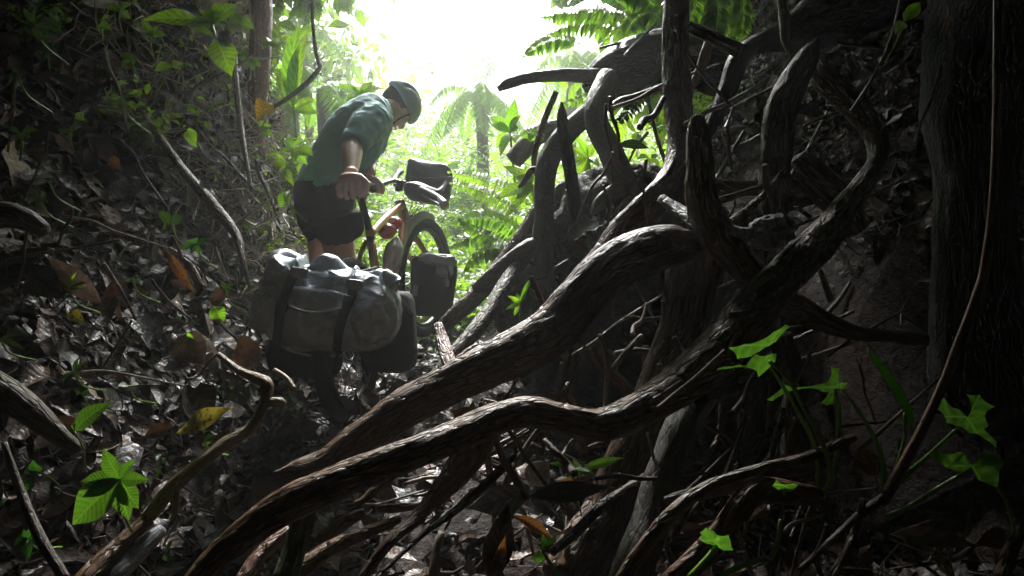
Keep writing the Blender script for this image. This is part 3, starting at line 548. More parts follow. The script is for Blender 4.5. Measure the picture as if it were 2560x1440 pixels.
# slim sticks filling the hollows behind the roots, one object each
STK = [(1440,600,1560,690,2.2,10),(1200,930,1300,830,1.9,16),(1150,980,1270,870,1.85,12),(1210,1000,1420,1010,1.7,8),(1420,960,1440,1090,1.7,14),(1330,700,1420,650,2.3,10),(1620,1010,1740,985,1.5,6),
 (1830,640,1900,700,1.8,12),(1880,590,1990,640,1.85,12),(1990,520,2070,570,1.9,10),(2040,860,1990,960,1.6,8),(1760,1060,1850,1130,1.45,10),(1780,1120,1800,1010,1.5,10),(1290,1290,1400,1330,1.3,12),
 (1470,1120,1610,1060,1.45,10),(1330,1110,1460,1160,1.4,8),(1400,1150,1480,1060,1.42,7),(1060,1120,1160,1120,1.35,10),(1010,1210,1130,1190,1.3,10),(1030,1240,1150,1215,1.3,8),(1100,1300,1170,1230,1.28,9),
 (1690,1340,1800,1300,1.2,12),(1740,1420,1860,1380,1.1,12),(1960,1330,2060,1290,1.1,10),(2230,1320,2330,1300,1.1,9),(2380,1400,2480,1330,1.05,12),(2260,1400,2360,1450,1,10),(420,620,520,690,2.0,6),
 (160,540,420,620,1.9,6),(70,560,30,760,1.6,6),(20,650,300,600,1.7,7),(380,700,480,800,1.8,7),(330,800,230,960,1.5,6),(200,930,460,965,1.45,6),(470,950,560,870,1.6,7),(180,520,140,640,1.7,7),(520,770,620,870,1.9,8),
 (430,590,500,740,1.95,8),(560,860,640,930,1.7,7),(260,660,340,800,1.7,9),(300,350,420,520,2.3,6),(120,330,60,500,2.1,6),(40,180,20,380,2.2,8),(260,120,320,330,2.8,8),(500,330,640,480,3.2,8),(440,230,560,180,3.1,9),
 (640,400,700,560,3.2,8),(560,330,640,330,3.3,7),(520,600,700,480,3.0,6),(1500,120,1700,90,2.6,6),(1560,140,1640,60,2.5,7),(1620,330,1560,430,2.4,7),(1790,700,1740,780,1.9,10),(1830,760,1800,900,1.9,8)]
# each stick is told apart by colour, lean and the big thing it lies next to
MARK = [(300,300,'the upper left litter'),(90,600,'the log end at the left edge'),(110,710,'the large grey leaf'),(290,740,'the rusty curled leaf'),(440,420,'the long bare root'),(560,560,'the foot of the bare root'),(470,880,'the broad pinkish leaf'),(620,880,'the tan leaf by the bag'),(560,800,'the lime coloured leaf'),
 (620,330,'the hazy vertical stem'),(510,180,'the drooping hazy leaves'),(1580,120,'the massive dark log'),(1590,430,'the smooth grey root foot'),(1500,620,'the earth mound'),(1250,880,'the reddish stump'),(1300,1000,'the arching root'),(1400,1120,'the seedling'),(1450,1010,'the pale forked twig'),(1640,990,'the broad dark trunk'),
 (1850,670,'the grey knot'),(2020,540,'the root loop'),(2010,920,'the hanging mossy root'),(1800,1080,'the straight grey root'),(1100,1120,'the reddish log piece'),(1100,1260,'the black root'),(1350,1310,'the rusty leaf'),(1740,1380,'the torn reddish root'),(2010,1310,'the curved arum stems'),(2270,1320,'the long tan leaf'),(2430,1370,'the bottom right corner'),(1790,800,'the crossing roots')]
for k_ in range(125):  # noqa                                   # slender roots threading the gaps: curved, some hanging
    x0 = random.uniform(1180, 2150); y0 = random.uniform(240, 1380); 
    if x0 < 1500 and y0 < 800: continue
    a_ = random.gauss(-.9, .5) if k_ % 3 else random.gauss(1.5, .3); l_ = random.uniform(90, 330); x1 = x0 + math.cos(a_) * l_; y1 = y0 - math.sin(a_) * l_ * (1 if k_ % 3 else -1)
    if k_ % 3: y1 = y0 - abs(math.sin(a_)) * l_ * .8
    STK.append((int(x0), int(y0), int(x1), int(y1), random.uniform(1.5, 2.2) if y0 < 1000 else random.uniform(1.15, 1.45), random.uniform(6, 20 if k_ < 70 else 12)))
usedlab = {}; occ = {}
for i, (x0, y0, x1, y1, d, wd) in enumerate(STK):
    mx, my = (x0 + x1) / 2 + random.uniform(-9, 9), (y0 + y1) / 2 + random.uniform(-9, 9); r = wd / 2 * d / 1600; G = Geo()
    mt = ['twig', 'twig', 'hero', 'pale', 'wet'][i % 5]
    tube(G, [W(x0, y0, d - .03), W(mx * .5 + x0 * .5 + random.uniform(-8, 8), my * .5 + y0 * .5 + random.uniform(-8, 8), d), W(mx, my, d + .01), W(x1, y1, d + .04)], [r, r * 1.1, r * .95, r * .7], 8, .04, .12, seed=i + 100)
    sx, sy = x1 - x0, y1 - y0; lean = 'nearly level' if abs(sy) < abs(sx) * .35 else 'nearly upright' if abs(sx) < abs(sy) * .35 else 'rising to the right' if sx * sy < 0 else 'sloping down to the right'
    ln = 'long' if math.hypot(sx, sy) > 135 else 'short'; col = {'twig': 'brown', 'hero': 'rough brown', 'pale': 'pale', 'wet': 'dark'}[mt]
    mk = min(MARK, key=lambda q: (q[0] - mx) ** 2 + (q[1] - my) ** 2); pos = ('above' if my < mk[1] - 25 else 'below' if my > mk[1] + 25 else 'left of' if mx < mk[0] else 'right of')
    lab = f'{ln} {col} stick {lean}, {pos} {mk[2]}'
    if lab in usedlab: lab = f'{"thicker" if wd > usedlab[lab] else "thinner"} {lab}'
    for ad in ('bent', 'slender', 'crooked', 'knobbly', 'smooth', 'wavy'):
        if lab in usedlab: lab = lab.replace(' stick ', ' ' + ad + ' stick ')
    if len(lab.split()) > 16: lab = lab.replace('nearly ', '')
    if lab in usedlab: lab = lab.replace(' stick ', ' lower stick ' if my > 700 else ' upper stick ')
    usedlab[lab] = wd; tag(G.obj('fallen_stick', M[mt]), lab, 'stick', 'small sticks caught among litter and roots')
# ------------------------------------------------------------------ the loaded bicycle
M['tyre'] = plain('tyre rubber', (.008, .008, .008), .8, spec=.15, nz=.3, bump=.5, bsc=300)
M['orange'] = plain('metallic orange paint', (.42, .185, .075), .35, .4, nz=.12, nsc=50, spec=.6)
M['blackm'] = plain('black anodised metal', (.012, .012, .014), .35, .2)
M['steel'] = plain('dull steel', (.45, .46, .48), .3, .9)
M['rubber'] = plain('grip rubber', (.02, .022, .024), .6, bump=.3, bsc=400)
M['pvc'] = plain('grey coated tarpaulin', (.33, .375, .43), .25, .12, nz=.07, nsc=14, bump=.12, bsc=200, spec=.7)
M['pvcd'] = plain('dark coated tarpaulin', (.03, .036, .042), .42, spec=.35, nz=.3, nsc=14, bump=.2, bsc=200)
M['pannier'] = plain('black pannier fabric', (.005, .005, .006), .75, nz=.3, bump=.3, bsc=300, spec=.15)
M['webb'] = plain('black webbing', (.004, .004, .005), .8, spec=.12, bump=.5, bsc=500)
M['red'] = plain('red stuff sack fabric', (.6, .045, .03), .45, nz=.1, bump=.2, bsc=90)
M['silverb'] = plain('silver foil bottle sleeve', (.5, .53, .55), .35, .35, nz=.12, bump=.5, bsc=60, bdist=.004)
M['reflect'] = plain('reflective patch', (.3, .3, .31), .5)
M['white'] = plain('white rubber', (.7, .7, .68), .4)
RH = Vector((-.622, 2.46, .355)); RC = Vector((-.605, 2.45, .045)); FH = Vector((-.485, 3.55, .61)); BB = Vector((-.585, 2.9, .40))
SC_ = W(925, 585, 2.68); SAD = W(896, 482, 2.66); HT = W(998, 468, 3.36); HB = W(1008, 530, 3.38)
bike = empty('bicycle', (-.58, 2.9, .15), 'orange framed touring bicycle loaded with bags, pushed up the gully', 'bicycle')
def line(name, pts, r, mat, par, seg=12): 
    G = Geo(); tube(G, pts, r, seg, step=.02); return G.obj(name, M[mat], par)
frame = Geo()
side = Vector((1, -.11, 0)).normalized()
crown = W(1024, 588, 3.42)
tube(frame, [SC_, W(965, 545, 3.02), HB + Vector((-.004, 0, .035))], .0185, 14, step=.03)
tube(frame, [HB + Vector((0, 0, .0)), W(1002, 610, 3.2), BB], .021, 14, step=.03)
tube(frame, [SC_ + (SC_ - BB) * .06, BB], .0185, 14, step=.03)
tube(frame, [HT - Vector((0, 0, .07)), HB, HB - Vector((-.01, -.005, .02))], .026, 16, step=.02)
for s in (-1, 1):
    tube(frame, [SC_ + side * s * .018 - Vector((0, 0, .03)), SC_ * .5 + RH * .5 + side * s * .045, RH + side * s * .065], .0095, 10, step=.03)
    tube(frame, [BB + side * s * .03, BB * .5 + RH * .5 + side * s * .05, RH + side * s * .065], .0105, 10, step=.03)
G = frame; G.obj('frame', M['orange'], bike)
fork = Geo(); fs = Vector((.97, -.24, 0))
tube(fork, [HB, HB * .3 + crown * .7, crown], [.024, .027, .024], 12, step=.02)
for s in (-1, 1): tube(fork, [crown, crown + fs * s * .045 - Vector((0, -.015, .03)), FH + fs * s * .055 + Vector((0, 0, .05)), FH + fs * s * .055], [.017, .017, .012, .01], 12, step=.03)
fork.obj('fork', M['orange'], bike)
def wheel(c, fw, up, R=.332):
    fw = fw.normalized(); ax = fw.cross(up).normalized(); up = ax.cross(fw).normalized(); n = 96; a = np.arange(n) / n * 2 * math.pi
    wh = Geo(); F, U, A, C = (np.array(v) for v in (fw, up, ax, c))
    def torus(G, R, r, m, tread=0, fl=1.):
        b = np.arange(m) / m * 2 * math.pi; rr = r * np.ones((n, m))
        if tread: rr = rr * (1 + tread * ((np.arange(n)[:, None] // 1 + np.arange(m)[None]) % 2) * (np.cos(b) > .2)[None])
        ra = R + rr * np.cos(b)[None]; off = rr * np.sin(b)[None] * fl
        V = C + (F * np.cos(a)[:, None, None] + U * np.sin(a)[:, None, None]) * ra[..., None] + A * off[..., None]
        V = V.reshape(-1, 3); f = grid_faces(n, m); j = np.arange(m); f2 = np.stack([(n - 1) * m + j, (n - 1) * m + (j + 1) % m, (j + 1) % m, j], 1)
        G.add(V, np.vstack([f, f2]))
    w_ = Geo(); tube(w_, [c - ax * .05, c, c + ax * .05], [.02, .028, .02], 14, step=.02); o = w_.obj('wheel', M['blackm'], bike)
    t = Geo(); torus(t, R - .03, .031, 20, .06); t.obj('tyre', M['tyre'], o)
    t = Geo(); torus(t, R - .066, .011, 12, 0, 1.5); t.obj('rim', M['blackm'], o)
    t = Geo()
    for i in range(32):
        s = 1 if i % 2 else -1; th = i / 32 * 6.283; th2 = th + (.35 if (i // 2) % 2 else -.35)
        p = c + ax * s * .03 + (fw * math.cos(th2) + up * math.sin(th2)) * .024; q = c + (fw * math.cos(th) + up * math.sin(th)) * (R - .07)
        tube(t, [p, q], .0011, 4, step=.3)
    t.obj('spokes', M['steel'], o)
    t = Geo(); torus(t, .08, .0015, 6, 0, 1); tube(t, [c + ax * .035, c + ax * .04], [.078, .078], 24, step=.01); t.obj('brake_disc', M['steel'], o)
    return o
wheel(RH, Vector((.12, 1.1, .225)), Vector((-.03, -.2, 1)), .312)
wheel(FH, Vector((.34, 1.06, .225)), Vector((-.03, -.2, 1)))
line('seatpost', [SC_ - Vector((0, 0, .05)), SC_, W(908, 520, 2.62), W(898, 482, 2.60)], [.0165, .0165, .0155, .0155], 'blackm', bike)
G = Geo()
def sadfn(P, Q):
    Q = Q.copy(); t = (P[:, 1] + 1) / 2; Q[:, 0] *= 1 - .68 * sm(.25, .8, t); Q[:, 2] -= .012 * (1 - np.abs(P[:, 1])) * (P[:, 2] > 0); return Q
superell(G, SAD + Vector((-.01, .04, .0)), (.058, .12, .02), .75, 40, 20, None, 0, 1, 0, sadfn); sad = G.obj('saddle', M['rubber'], bike)
G = Geo()
for s in (-1, 1): tube(G, [SAD + Vector((s * .02, -.04, -.01)), SAD + Vector((s * .022, .04, -.03)), SAD + Vector((s * .01, .14, -.008))], .0035, 6, step=.03)
G.obj('rails', M['blackm'], sad)
# handlebar with stem, grips, levers, computer
ST = W(1000, 456, 3.36); BL = W(942, 462, 3.26); BR = W(1098, 494, 3.22)
line('stem', [HT - Vector((0, 0, .02)), HT + Vector((0, 0, .02)), W(1004, 460, 3.42)], .021, 'blackm', bike)
hb = line('handlebar', [W(938, 468, 3.1), W(960, 458, 3.2), W(985, 452, 3.38), W(1005, 456, 3.44), W(1030, 466, 3.4), W(1062, 478, 3.3), W(1100, 497, 3.16)], .0125, 'blackm', bike)
line('grip', [W(930, 474, 3.05), W(945, 465, 3.14), W(962, 457, 3.22)], [.017, .018, .016], 'rubber', bike)
line('grip', [W(1050, 472, 3.32), W(1078, 486, 3.24), W(1106, 502, 3.14)], [.016, .02, .017], 'rubber', bike)
line('bar_end', [W(985, 452, 3.4), W(990, 442, 3.5), W(1004, 428, 3.58)], [.013, .014, .015], 'rubber', bike)
line('bar_end', [W(1090, 482, 3.3), W(1105, 472, 3.38), W(1114, 458, 3.44)], [.013, .014, .012], 'rubber', bike)
line('bar_end_plug', [W(1097, 492, 3.12), W(1104, 503, 3.08), W(1112, 514, 3.05)], [.008, .018, .024], 'steel', bike)
line('brake_lever', [W(955, 460, 3.2), W(938, 462, 3.1), W(918, 456, 2.98)], [.006, .006, .009], 'steel', bike, 8)
line('brake_lever', [W(1056, 486, 3.3), W(1075, 500, 3.2), W(1100, 512, 3.1)], [.006, .006, .007], 'blackm', bike, 8)
for a_, b_ in (((990, 450, 3.36), (.014, .014, .006)), ((1010, 455, 3.4), (.016, .012, .006)), ((1028, 452, 3.4), (.01, .01, .008)), ((988, 463, 3.34), (.012, .008, .008))):
    G = Geo(); superell(G, W(*a_), b_, .6, 16, 9); G.obj('bar_clamp', M['steel' if a_[0] < 1000 else 'blackm'], bike)
for k_ in range(4):
    x = 1012 + 12 * k_; line('cable', [W(x, 462, 3.4), W(x + 18, 505, 3.55), W(x + 10 - 8 * k_, 535, 3.5), W(1022, 570, 3.42)], .0025, 'rubber', bike, 6)
# mudguard over the front tyre, head lamp block, fork rack
G = Geo(); n_ = 14; fwd = Vector((.34, 1.06, .225)).normalized(); up_ = Vector((0, -.2, 1)).normalized()
tube(G, [FH + (fwd * math.cos(a_) + up_ * math.sin(a_)) * .336 for a_ in np.linspace(1.2, 2.5, n_)], .03, 14, flat=.6, step=.03, up=(0, 0, 1)); G.obj('mudguard', M['reflect'], bike)
G = Geo(); superell(G, W(1038, 545, 3.5), (.025, .02, .02), .3, 20, 10); superell(G, W(1040, 562, 3.5), (.009, .008, .03), .5, 12, 8); G.obj('headlamp', M['blackm'], bike)
G = Geo()
for a_, b_ in (((1030, 640, 3.3), (1110, 652, 3.3)), ((1110, 652, 3.3), (1118, 720, 3.3)), ((1030, 640, 3.3), (1060, 700, 3.5))): tube(G, [W(*a_), W(*b_)], .004, 8, step=.05)
G.obj('front_rack', M['blackm'], bike)
G = Geo()
for s in (-1, 1):
    q = side * s * .07; tube(G, [RH + q, RH + q + Vector((0, -.03, .24)), RH + q + Vector((0, .1, .27))], .005, 8, step=.05); tube(G, [RH + q + Vector((0, -.18, .25)), RH + q + Vector((0, .16, .28))], .005, 8, step=.05)
G.obj('rear_rack', M['blackm'], bike)
# crank and pedals
G = Geo(); tube(G, [BB - side * .07, BB + side * .07], .02, 14, step=.03); tube(G, [BB + side * .05, BB + side * .055], [.085, .085], 28, step=.01); cr = G.obj('crank', M['blackm'], bike)
for s, dz in ((1, -.16), (-1, .16)):
    G = Geo(); tube(G, [BB + side * s * .075, BB + side * s * .085 + Vector((0, .04, dz))], .01, 8, step=.03); superell(G, BB + side * s * .14 + Vector((0, .04, dz)), (.045, .04, .012), .3, 20, 9); G.obj('pedal', M['blackm'], cr)
# things strapped to the bicycle, each a thing of its own
def roundbag(name, label, c, ax, mat, rot=(0, 0, 0), e=.55, nz=.01, cat='bag', seed=1, fn=None, group=None):
    G = Geo(); Mx = (Matrix.Rotation(math.radians(rot[2]), 4, 'Z') @ Matrix.Rotation(math.radians(rot[0]), 4, 'X') @ Matrix.Rotation(math.radians(rot[1]), 4, 'Y'))
    root = empty(name, c, label, cat, group); superell(G, c, ax, e, 72, 48, Mx, nz, 3, seed, fn); G.obj('bag_body', M[mat], root); return root, Mx
def cone(P, Q): Q = Q.copy(); Q[:, 0] *= 1 - .12 * P[:, 2]; Q[:, 1] *= 1 - .1 * P[:, 2]; return Q
def bottlefn(P, Q):
    Q = Q.copy(); t = P[:, 2]; k = 1 - .6 * sm(.45, 1, t); Q[:, 0] *= k; Q[:, 1] *= k; return Q
b, Mx = roundbag('water_bottle', 'tall silver foil covered bottle strapped inside the bicycle frame', W(983, 640, 2.98), (.04, .04, .088), 'silverb', (0, 12, 0), .8, .006, 'bottle', 3, bottlefn)
G = Geo(); tube(G, [W(988, 604, 2.98), W(990, 596, 2.98)], .012, 14, step=.005); G.obj('cap', M['silverb'], b)
b, Mx = roundbag('fuel_bottle', 'upper round red bottle with a white end under the top tube', W(989, 558, 3.1), (.028, .05, .028), 'red', (0, 0, 15), .9, .002, 'bottle', 3)
G = Geo(); superell(G, W(984, 550, 3.07), (.018, .03, .016), .9, 20, 12); G.obj('cap', M['white'], b)
b, Mx = roundbag('fuel_bottle', 'lower round red bottle hanging beneath the top tube', W(968, 578, 3.0), (.04, .055, .034), 'red', (0, 0, 15), .9, .003, 'bottle', 6)
G = Geo(); tube(G, [W(972, 562, 2.98), W(985, 568, 2.98), W(990, 580, 3.0)], .008, 8, step=.01); G.obj('strap', M['webb'], b)
# handlebar bag
def hbfn(P, Q):
    Q = Q.copy(); Q[:, 2] += .014 * np.sin(P[:, 0] * 2.2) * (P[:, 2] > 0); Q[:, 2] -= .03 * P[:, 0] * (P[:, 2] > 0.2); Q[:, 1] -= .012 * np.sin(P[:, 2] * 5 + P[:, 0] * 3) * (P[:, 1] < 0); return Q
b, Mx = roundbag('handlebar_bag', 'dark grey roll top bag hanging from the handlebar', W(1072, 457, 3.55), (.125, .08, .108), 'pvcd', (0, 8, 4), .42, .007, 'bag', 5, hbfn)
c_ = W(1072, 457, 3.46)
G = Geo(); tube(G, [c_ + Vector((-.11, -.0, .045)), c_ + Vector((0, -.012, .02)), c_ + Vector((.12, -.0, .03))], .006, 8, step=.02); G.obj('rolled_seam', M['pvcd'], b)
G = Geo(); superell(G, W(1058, 482, 3.36), (.1, .045, .042), .75, 40, 26, Matrix.Rotation(math.radians(17), 4, 'Y'), .006, 4, 2)
b2 = G.obj('bar_pouch', M['pvcd']); tag(b2, 'dark oval pouch tied under the handlebar in front of the roll top bag', 'pouch')
# front pannier
def panfn(P, Q):
    Q = Q.copy(); Q[:, 0] *= 1 + .08 * P[:, 2]; Q[:, 2] += .01 * np.sin(P[:, 0] * 4) * (P[:, 2] > .3); return Q
b, Mx = roundbag('front_pannier', 'black pannier with pale reflective patches hanging beside the front wheel', W(1082, 718, 3.2), (.108, .06, .145), 'pannier', (0, 4, 6), .28, .005, 'pannier', 8, panfn)
G = Geo(); superell(G, W(1095, 650, 3.14), (.085, .05, .022), .5, 40, 20, Matrix.Rotation(math.radians(6), 4, 'Y'), .012, 6, 5); superell(G, W(1112, 672, 3.12), (.036, .02, .038), .5, 30, 20, None, .008, 6, 6); G.obj('rolled_top', M['pvc'], b)
for px, py, sx in ((1038, 727, .013), (1119, 705, .009)):
    G = Geo(); superell(G, W(px, py, 3.13), (sx, .004, .026), .2, 16, 9, Matrix.Rotation(math.radians(5), 4, 'Y')); G.obj('reflector', M['reflect'], b)
G = Geo(); tube(G, [W(1117, 665, 3.1), W(1123, 690, 3.1), W(1125, 700, 3.11)], .006, 8, step=.01); G.obj('strap', M['webb'], b)
# rear panniers
b, Mx = roundbag('rear_pannier', 'black pannier with a curved pale edge hanging left of the rear wheel', W(770, 850, 2.32), (.12, .08, .13), 'pannier', (0, 6, 6), .3, .006, 'pannier', 9)
G = Geo(); tube(G, [W(696, 862, 2.2), W(740, 882, 2.19), (W(790, 890, 2.19)), W(838, 890, 2.2)], .004, 8, step=.02); G.obj('piping', M['pvc'], b)
G = Geo(); superell(G, W(722, 853, 2.21), (.014, .004, .02), .2, 16, 9, Matrix.Rotation(math.radians(8), 4, 'Y')); G.obj('reflector', M['pvc'], b)
b, Mx = roundbag('rear_pannier', 'black pannier hanging right of the rear wheel beneath the grey duffel', W(968, 830, 2.42), (.1, .09, .145), 'pannier', (0, -3, 6), .35, .012, 'pannier', 11)
G = Geo(); tube(G, [W(985, 735, 2.26), W(1008, 760, 2.3), W(1032, 790, 2.36)], .012, 8, flat=.3, step=.02); G.obj('strap', M['webb'], b)
# big grey duffel
duf = empty('roll_top_duffel', W(830, 780, 2.15), 'large crumpled grey roll top duffel lying across the rear rack', 'duffel bag')
FAN = [(W(748, 684, 2.1), 1.), (W(886, 714, 2.1), 1.), (W(965, 735, 2.12), .7), (W(680, 735, 2.1), .6)]
def fan(v):
    o = 0
    for c, a in FAN:
        dx, dz = v[:, 0] - c.x, v[:, 2] - c.z; r = np.hypot(dx, dz); th = np.arctan2(dz, dx); o = o + a * np.exp(-(r / .11) ** 2) * (1 - 2 * np.abs(np.sin(th * 3.2 + r * 9))) * np.minimum(1, r * 28)
    return o
FANF = lambda v: fan(v)
def dufn(P, Q):
    Q = Q.copy(); x = P[:, 0]; z = P[:, 2]; f = (P[:, 1] < 0)
    Q[:, 1] -= f * (.008 * np.cos(x * 7 + z * 2) * (1 - z * z) + .009 * np.sin(x * 13 - z * 6) * np.abs(x) ** 2)
    Q[:, 0] *= 1 - .12 * (z < 0) * z * z; Q[:, 2] += .012 * np.sin(x * 3.1) - .012 * x
    crease = np.exp(-((np.abs(x + .62)) / .08) ** 2) + np.exp(-((np.abs(x - .3)) / .08) ** 2)      # straps bite in
    Q[:, 1] += f * .010 * crease
    wp = np.stack([Q[:, 0] + W(826, 775, 2.2).x, Q[:, 1], Q[:, 2] + W(826, 775, 2.2).z], -1); Q[:, 1] -= f * .008 * FANF(wp); return Q
G = Geo(); superell(G, W(826, 775, 2.2), (.235, .12, .135), .6, 160, 90, Matrix.Rotation(math.radians(5), 4, 'Y'), .008, 4, 12, dufn); G.obj('bag_body', M['pvc'], duf)
# rolled crumpled top: swept closed lip with pinches
def lip(y0, dep, hgt, seed, xs):
    G = Geo(); C = [W(*p) for p in xs]
    tube(G, C, hgt, 48, .0, .0, .005, seed, dep, up=(0, 0, 1))
    v = G.v[0]; f = fan(v); q = np.stack([v[:, 0] * 11, v[:, 1] * 4, v[:, 2] * 6], -1) + seed; rd = 1 - 2 * np.abs(fbm(q, 2))
    v[:, 2] += .007 * rd + .016 * f; v[:, 1] -= .006 * rd + .012 * f; return G
G = lip(0, 1.5, [.03, .05, .052, .042, .044, .042, .042, .052, .035], 3.3, [(672, 690, 2.16), (705, 680, 2.16), (735, 682, 2.16), (775, 704, 2.16), (820, 702, 2.17), (870, 712, 2.18), (915, 718, 2.2), (955, 712, 2.22), (988, 705, 2.23)])
G.obj('rolled_top', M['pvc'], duf)
G = lip(0, 1.2, [.03, .034, .034, .034, .03, .02], 5.3, [(688, 680, 2.18), (698, 655, 2.2), (718, 646, 2.22), (740, 656, 2.22), (752, 675, 2.19), (772, 694, 2.18)]); G.obj('curled_end', M['pvc'], duf)
G = lip(0, 1.4, [.012, .03, .038, .034, .028, .012], 9.1, [(768, 694, 2.2), (796, 676, 2.2), (826, 668, 2.2), (862, 682, 2.2), (900, 698, 2.2), (940, 710, 2.21)]); G.obj('folded_peak', M['pvc'], duf)
G = lip(0, .8, [.01, .03, .036, .028, .01], 7.1, [(900, 735, 2.17), (935, 722, 2.16), (965, 708, 2.17), (985, 695, 2.18), (992, 684, 2.2)]); G.obj('curled_end', M['pvc'], duf)
def ribbon(name, pts, wd, mat, par, th=.004):
    G = Geo(); C = spline(np.array([tuple(W(*p)) for p in pts]), .006); n = len(C); T, N, B = frames(C, (0, -1, 0)); prof = [(-1, 0), (-1, 1), (1, 1), (1, 0)]
    V = C[:, None] + B[:, None] * (np.array([p[0] for p in prof]) * wd / 2)[None, :, None] + N[:, None] * (np.array([p[1] for p in prof]) * th)[None, :, None]
    G.add(V.reshape(-1, 3), grid_faces(n, 4)); return G.obj(name, M[mat], par, False)
s1 = ribbon('strap', [(742, 676, 2.06), (730, 698, 2.03), (714, 735, 2.02), (703, 765, 2.02), (698, 800, 2.02), (694, 840, 2.05), (690, 870, 2.1)], .03, 'webb', duf)
s2 = ribbon('strap', [(886, 708, 2.06), (880, 735, 2.03), (868, 765, 2.02), (855, 800, 2.02), (846, 840, 2.04), (842, 880, 2.1)], .03, 'webb', duf)
for (x, y, d, s_) in ((707, 766, 2.02, s1), (870, 750, 2.025, s2)):
    G = Geo(); box(G, W(x, y, d), (.032, .012, .03), Matrix.Rotation(math.radians(15), 4, 'Y'), .25); G.obj('buckle', M['blackm'], s_)
for (x, y) in ((748, 682), (886, 712)):
    G = Geo(); superell(G, W(x, y, 2.03), (.03, .006, .017), .45, 24, 12, Matrix.Rotation(math.radians(8), 4, 'Y')); pt = G.obj('strap_patch', M['pvc'], duf)
    for q in (-6, 7):
        G = Geo(); superell(G, W(x + q, y - 2, 2.022), (.003, .002, .003), .9, 10, 7); G.obj('rivet', M['steel'], pt)
G = Geo(); tube(G, [W(708, 754, 2.04), W(730, 768, 2.02), W(768, 780, 2.01), W(810, 780, 2.01), W(868, 768, 2.025)], .0045, 8, step=.01); G.obj('piping', M['pvc'], duf)
G = Geo(); superell(G, W(787, 752, 2.085), (.1, .025, .038), .5, 60, 30, Matrix.Rotation(math.radians(6), 4, 'Y'), .006, 4, 8); G.obj('pocket_flap', M['pvc'], duf)
G = Geo(); superell(G, W(925, 800, 2.12), (.055, .04, .075), .7, 60, 40, Matrix.Rotation(math.radians(-12), 4, 'Y'), .014, 5, 4); G.obj('side_fold', M['pvc'], duf)
G = Geo(); superell(G, W(672, 770, 2.15), (.04, .06, .075), .7, 50, 36, Matrix.Rotation(math.radians(12), 4, 'Y'), .014, 5, 6); G.obj('side_fold', M['pvc'], duf)
# ------------------------------------------------------------------ the person pushing the bicycle
def skinm():
    m, n, b, o = newmat('skin'); k = NB(n); p = k.node('ShaderNodeNewGeometry').outputs['Position']
    f = k.noise(p, 25, 5); k.lk(k.mix(f, (.62, .4, .33), (.82, .6, .52)), b.inputs['Base Color']); b.inputs['Roughness'].default_value = .38
    b.inputs['Subsurface Weight'].default_value = .1; b.inputs['Subsurface Radius'].default_value = (.02, .008, .004)
    k.lk(k.bump(k.noise(p, 90, 4), .35, .002), b.inputs['Normal']); return m
M['skin'] = skinm()
M['shirt'] = plain('teal cotton shirt', (.17, .4, .42), .75, nz=.18, nsc=12, bump=.35, bsc=260, sheen=.2)
M['shorts'] = plain('black hiking shorts', (.007, .009, .014), .85, spec=.1, nz=.3, nsc=60, bump=.3, bsc=200)
M['hair'] = plain('short dark hair', (.03, .02, .014), .5, bump=.8, bsc=200)
M['helmet'] = plain('dark blue helmet shell', (.38, .47, .55), .35, nz=.1)
M['boot'] = plain('muddy shoe', (.05, .035, .025), .7, nz=.3, bump=.5)
pers = empty('person', (-.95, 3.2, .2), 'person in a teal shirt, black shorts and helmet bending over to push the loaded bicycle', 'person')
lat = Vector((.22, -.97, 0)).normalized()           # towards the person's right side
def loft(G, rings, seg=36, e=.85, step=.02):        # rings: (centre, half in view plane, half across, tilt axis via frames)
    A = np.array([[*c, a, b] for c, a, b in rings]); D = spline(A, step); C = D[:, :3]; T, N, B = frames(C, tuple(lat)); n = len(C)
    t = np.arange(seg) / seg * 6.2832; c_, s_ = np.cos(t), np.sin(t); c_ = np.sign(c_) * np.abs(c_) ** e; s_ = np.sign(s_) * np.abs(s_) ** e
    V = C[:, None] + B[:, None] * (c_[None] * D[:, 3:4])[..., None] + N[:, None] * (s_[None] * D[:, 4:5])[..., None]
    V = V.reshape(-1, 3); k = len(V); V = np.vstack([V, C[0], C[-1]]); j = np.arange(seg); b0 = G.n
    G.add(V, grid_faces(n, seg)); G.t.append(b0 + np.vstack([np.stack([np.full(seg, k), (j + 1) % seg, j], 1), np.stack([np.full(seg, k + 1), (n - 1) * seg + j, (n - 1) * seg + (j + 1) % seg], 1)])); return G
HC = W(996, 266, 3.34)
hipR, hipL = W(830, 520, 3.13), W(812, 520, 3.26); knR, knL = W(858, 680, 3.14), W(806, 690, 3.36)
def gz(p): return float(H(np.array([p.x]), np.array([p.y]))[0])
anR, anL = W(822, 830, 3.16), W(770, 820, 3.4); anR.z = gz(anR) + .09; anL.z = gz(anL) + .09
body = Geo()
loft(body, [(W(818, 510, 3.18), .1, .13), (W(850, 420, 3.17), .1, .12), (W(893, 345, 3.17), .1, .15), (W(925, 302, 3.19), .07, .13), (W(955, 282, 3.22), .055, .07)])
tube(body, [W(950, 280, 3.22), W(975, 275, 3.27), HC + Vector((-.02, 0, -.01))], [.062, .056, .06], 20)
up_h = Vector((.8, .25, .55)).normalized(); face = Vector((.2, .68, -.7)); face = (face - up_h * face.dot(up_h)).normalized(); rt = face.cross(up_h).normalized()
Mh = Matrix((rt, face, up_h)).transposed().to_4x4()
def headfn(P, Q):
    Q = Q.copy(); z = P[:, 2]; Q[:, 0] *= 1 - .22 * sm(.1, 1, -z); Q[:, 1] += .018 * sm(.2, 1, -z); return Q
superell(body, HC, (.074, .092, .108), .95, 48, 36, Mh, 0, 1, 0, headfn)
def hp(x, y, z): return HC + rt * x + face * y + up_h * z
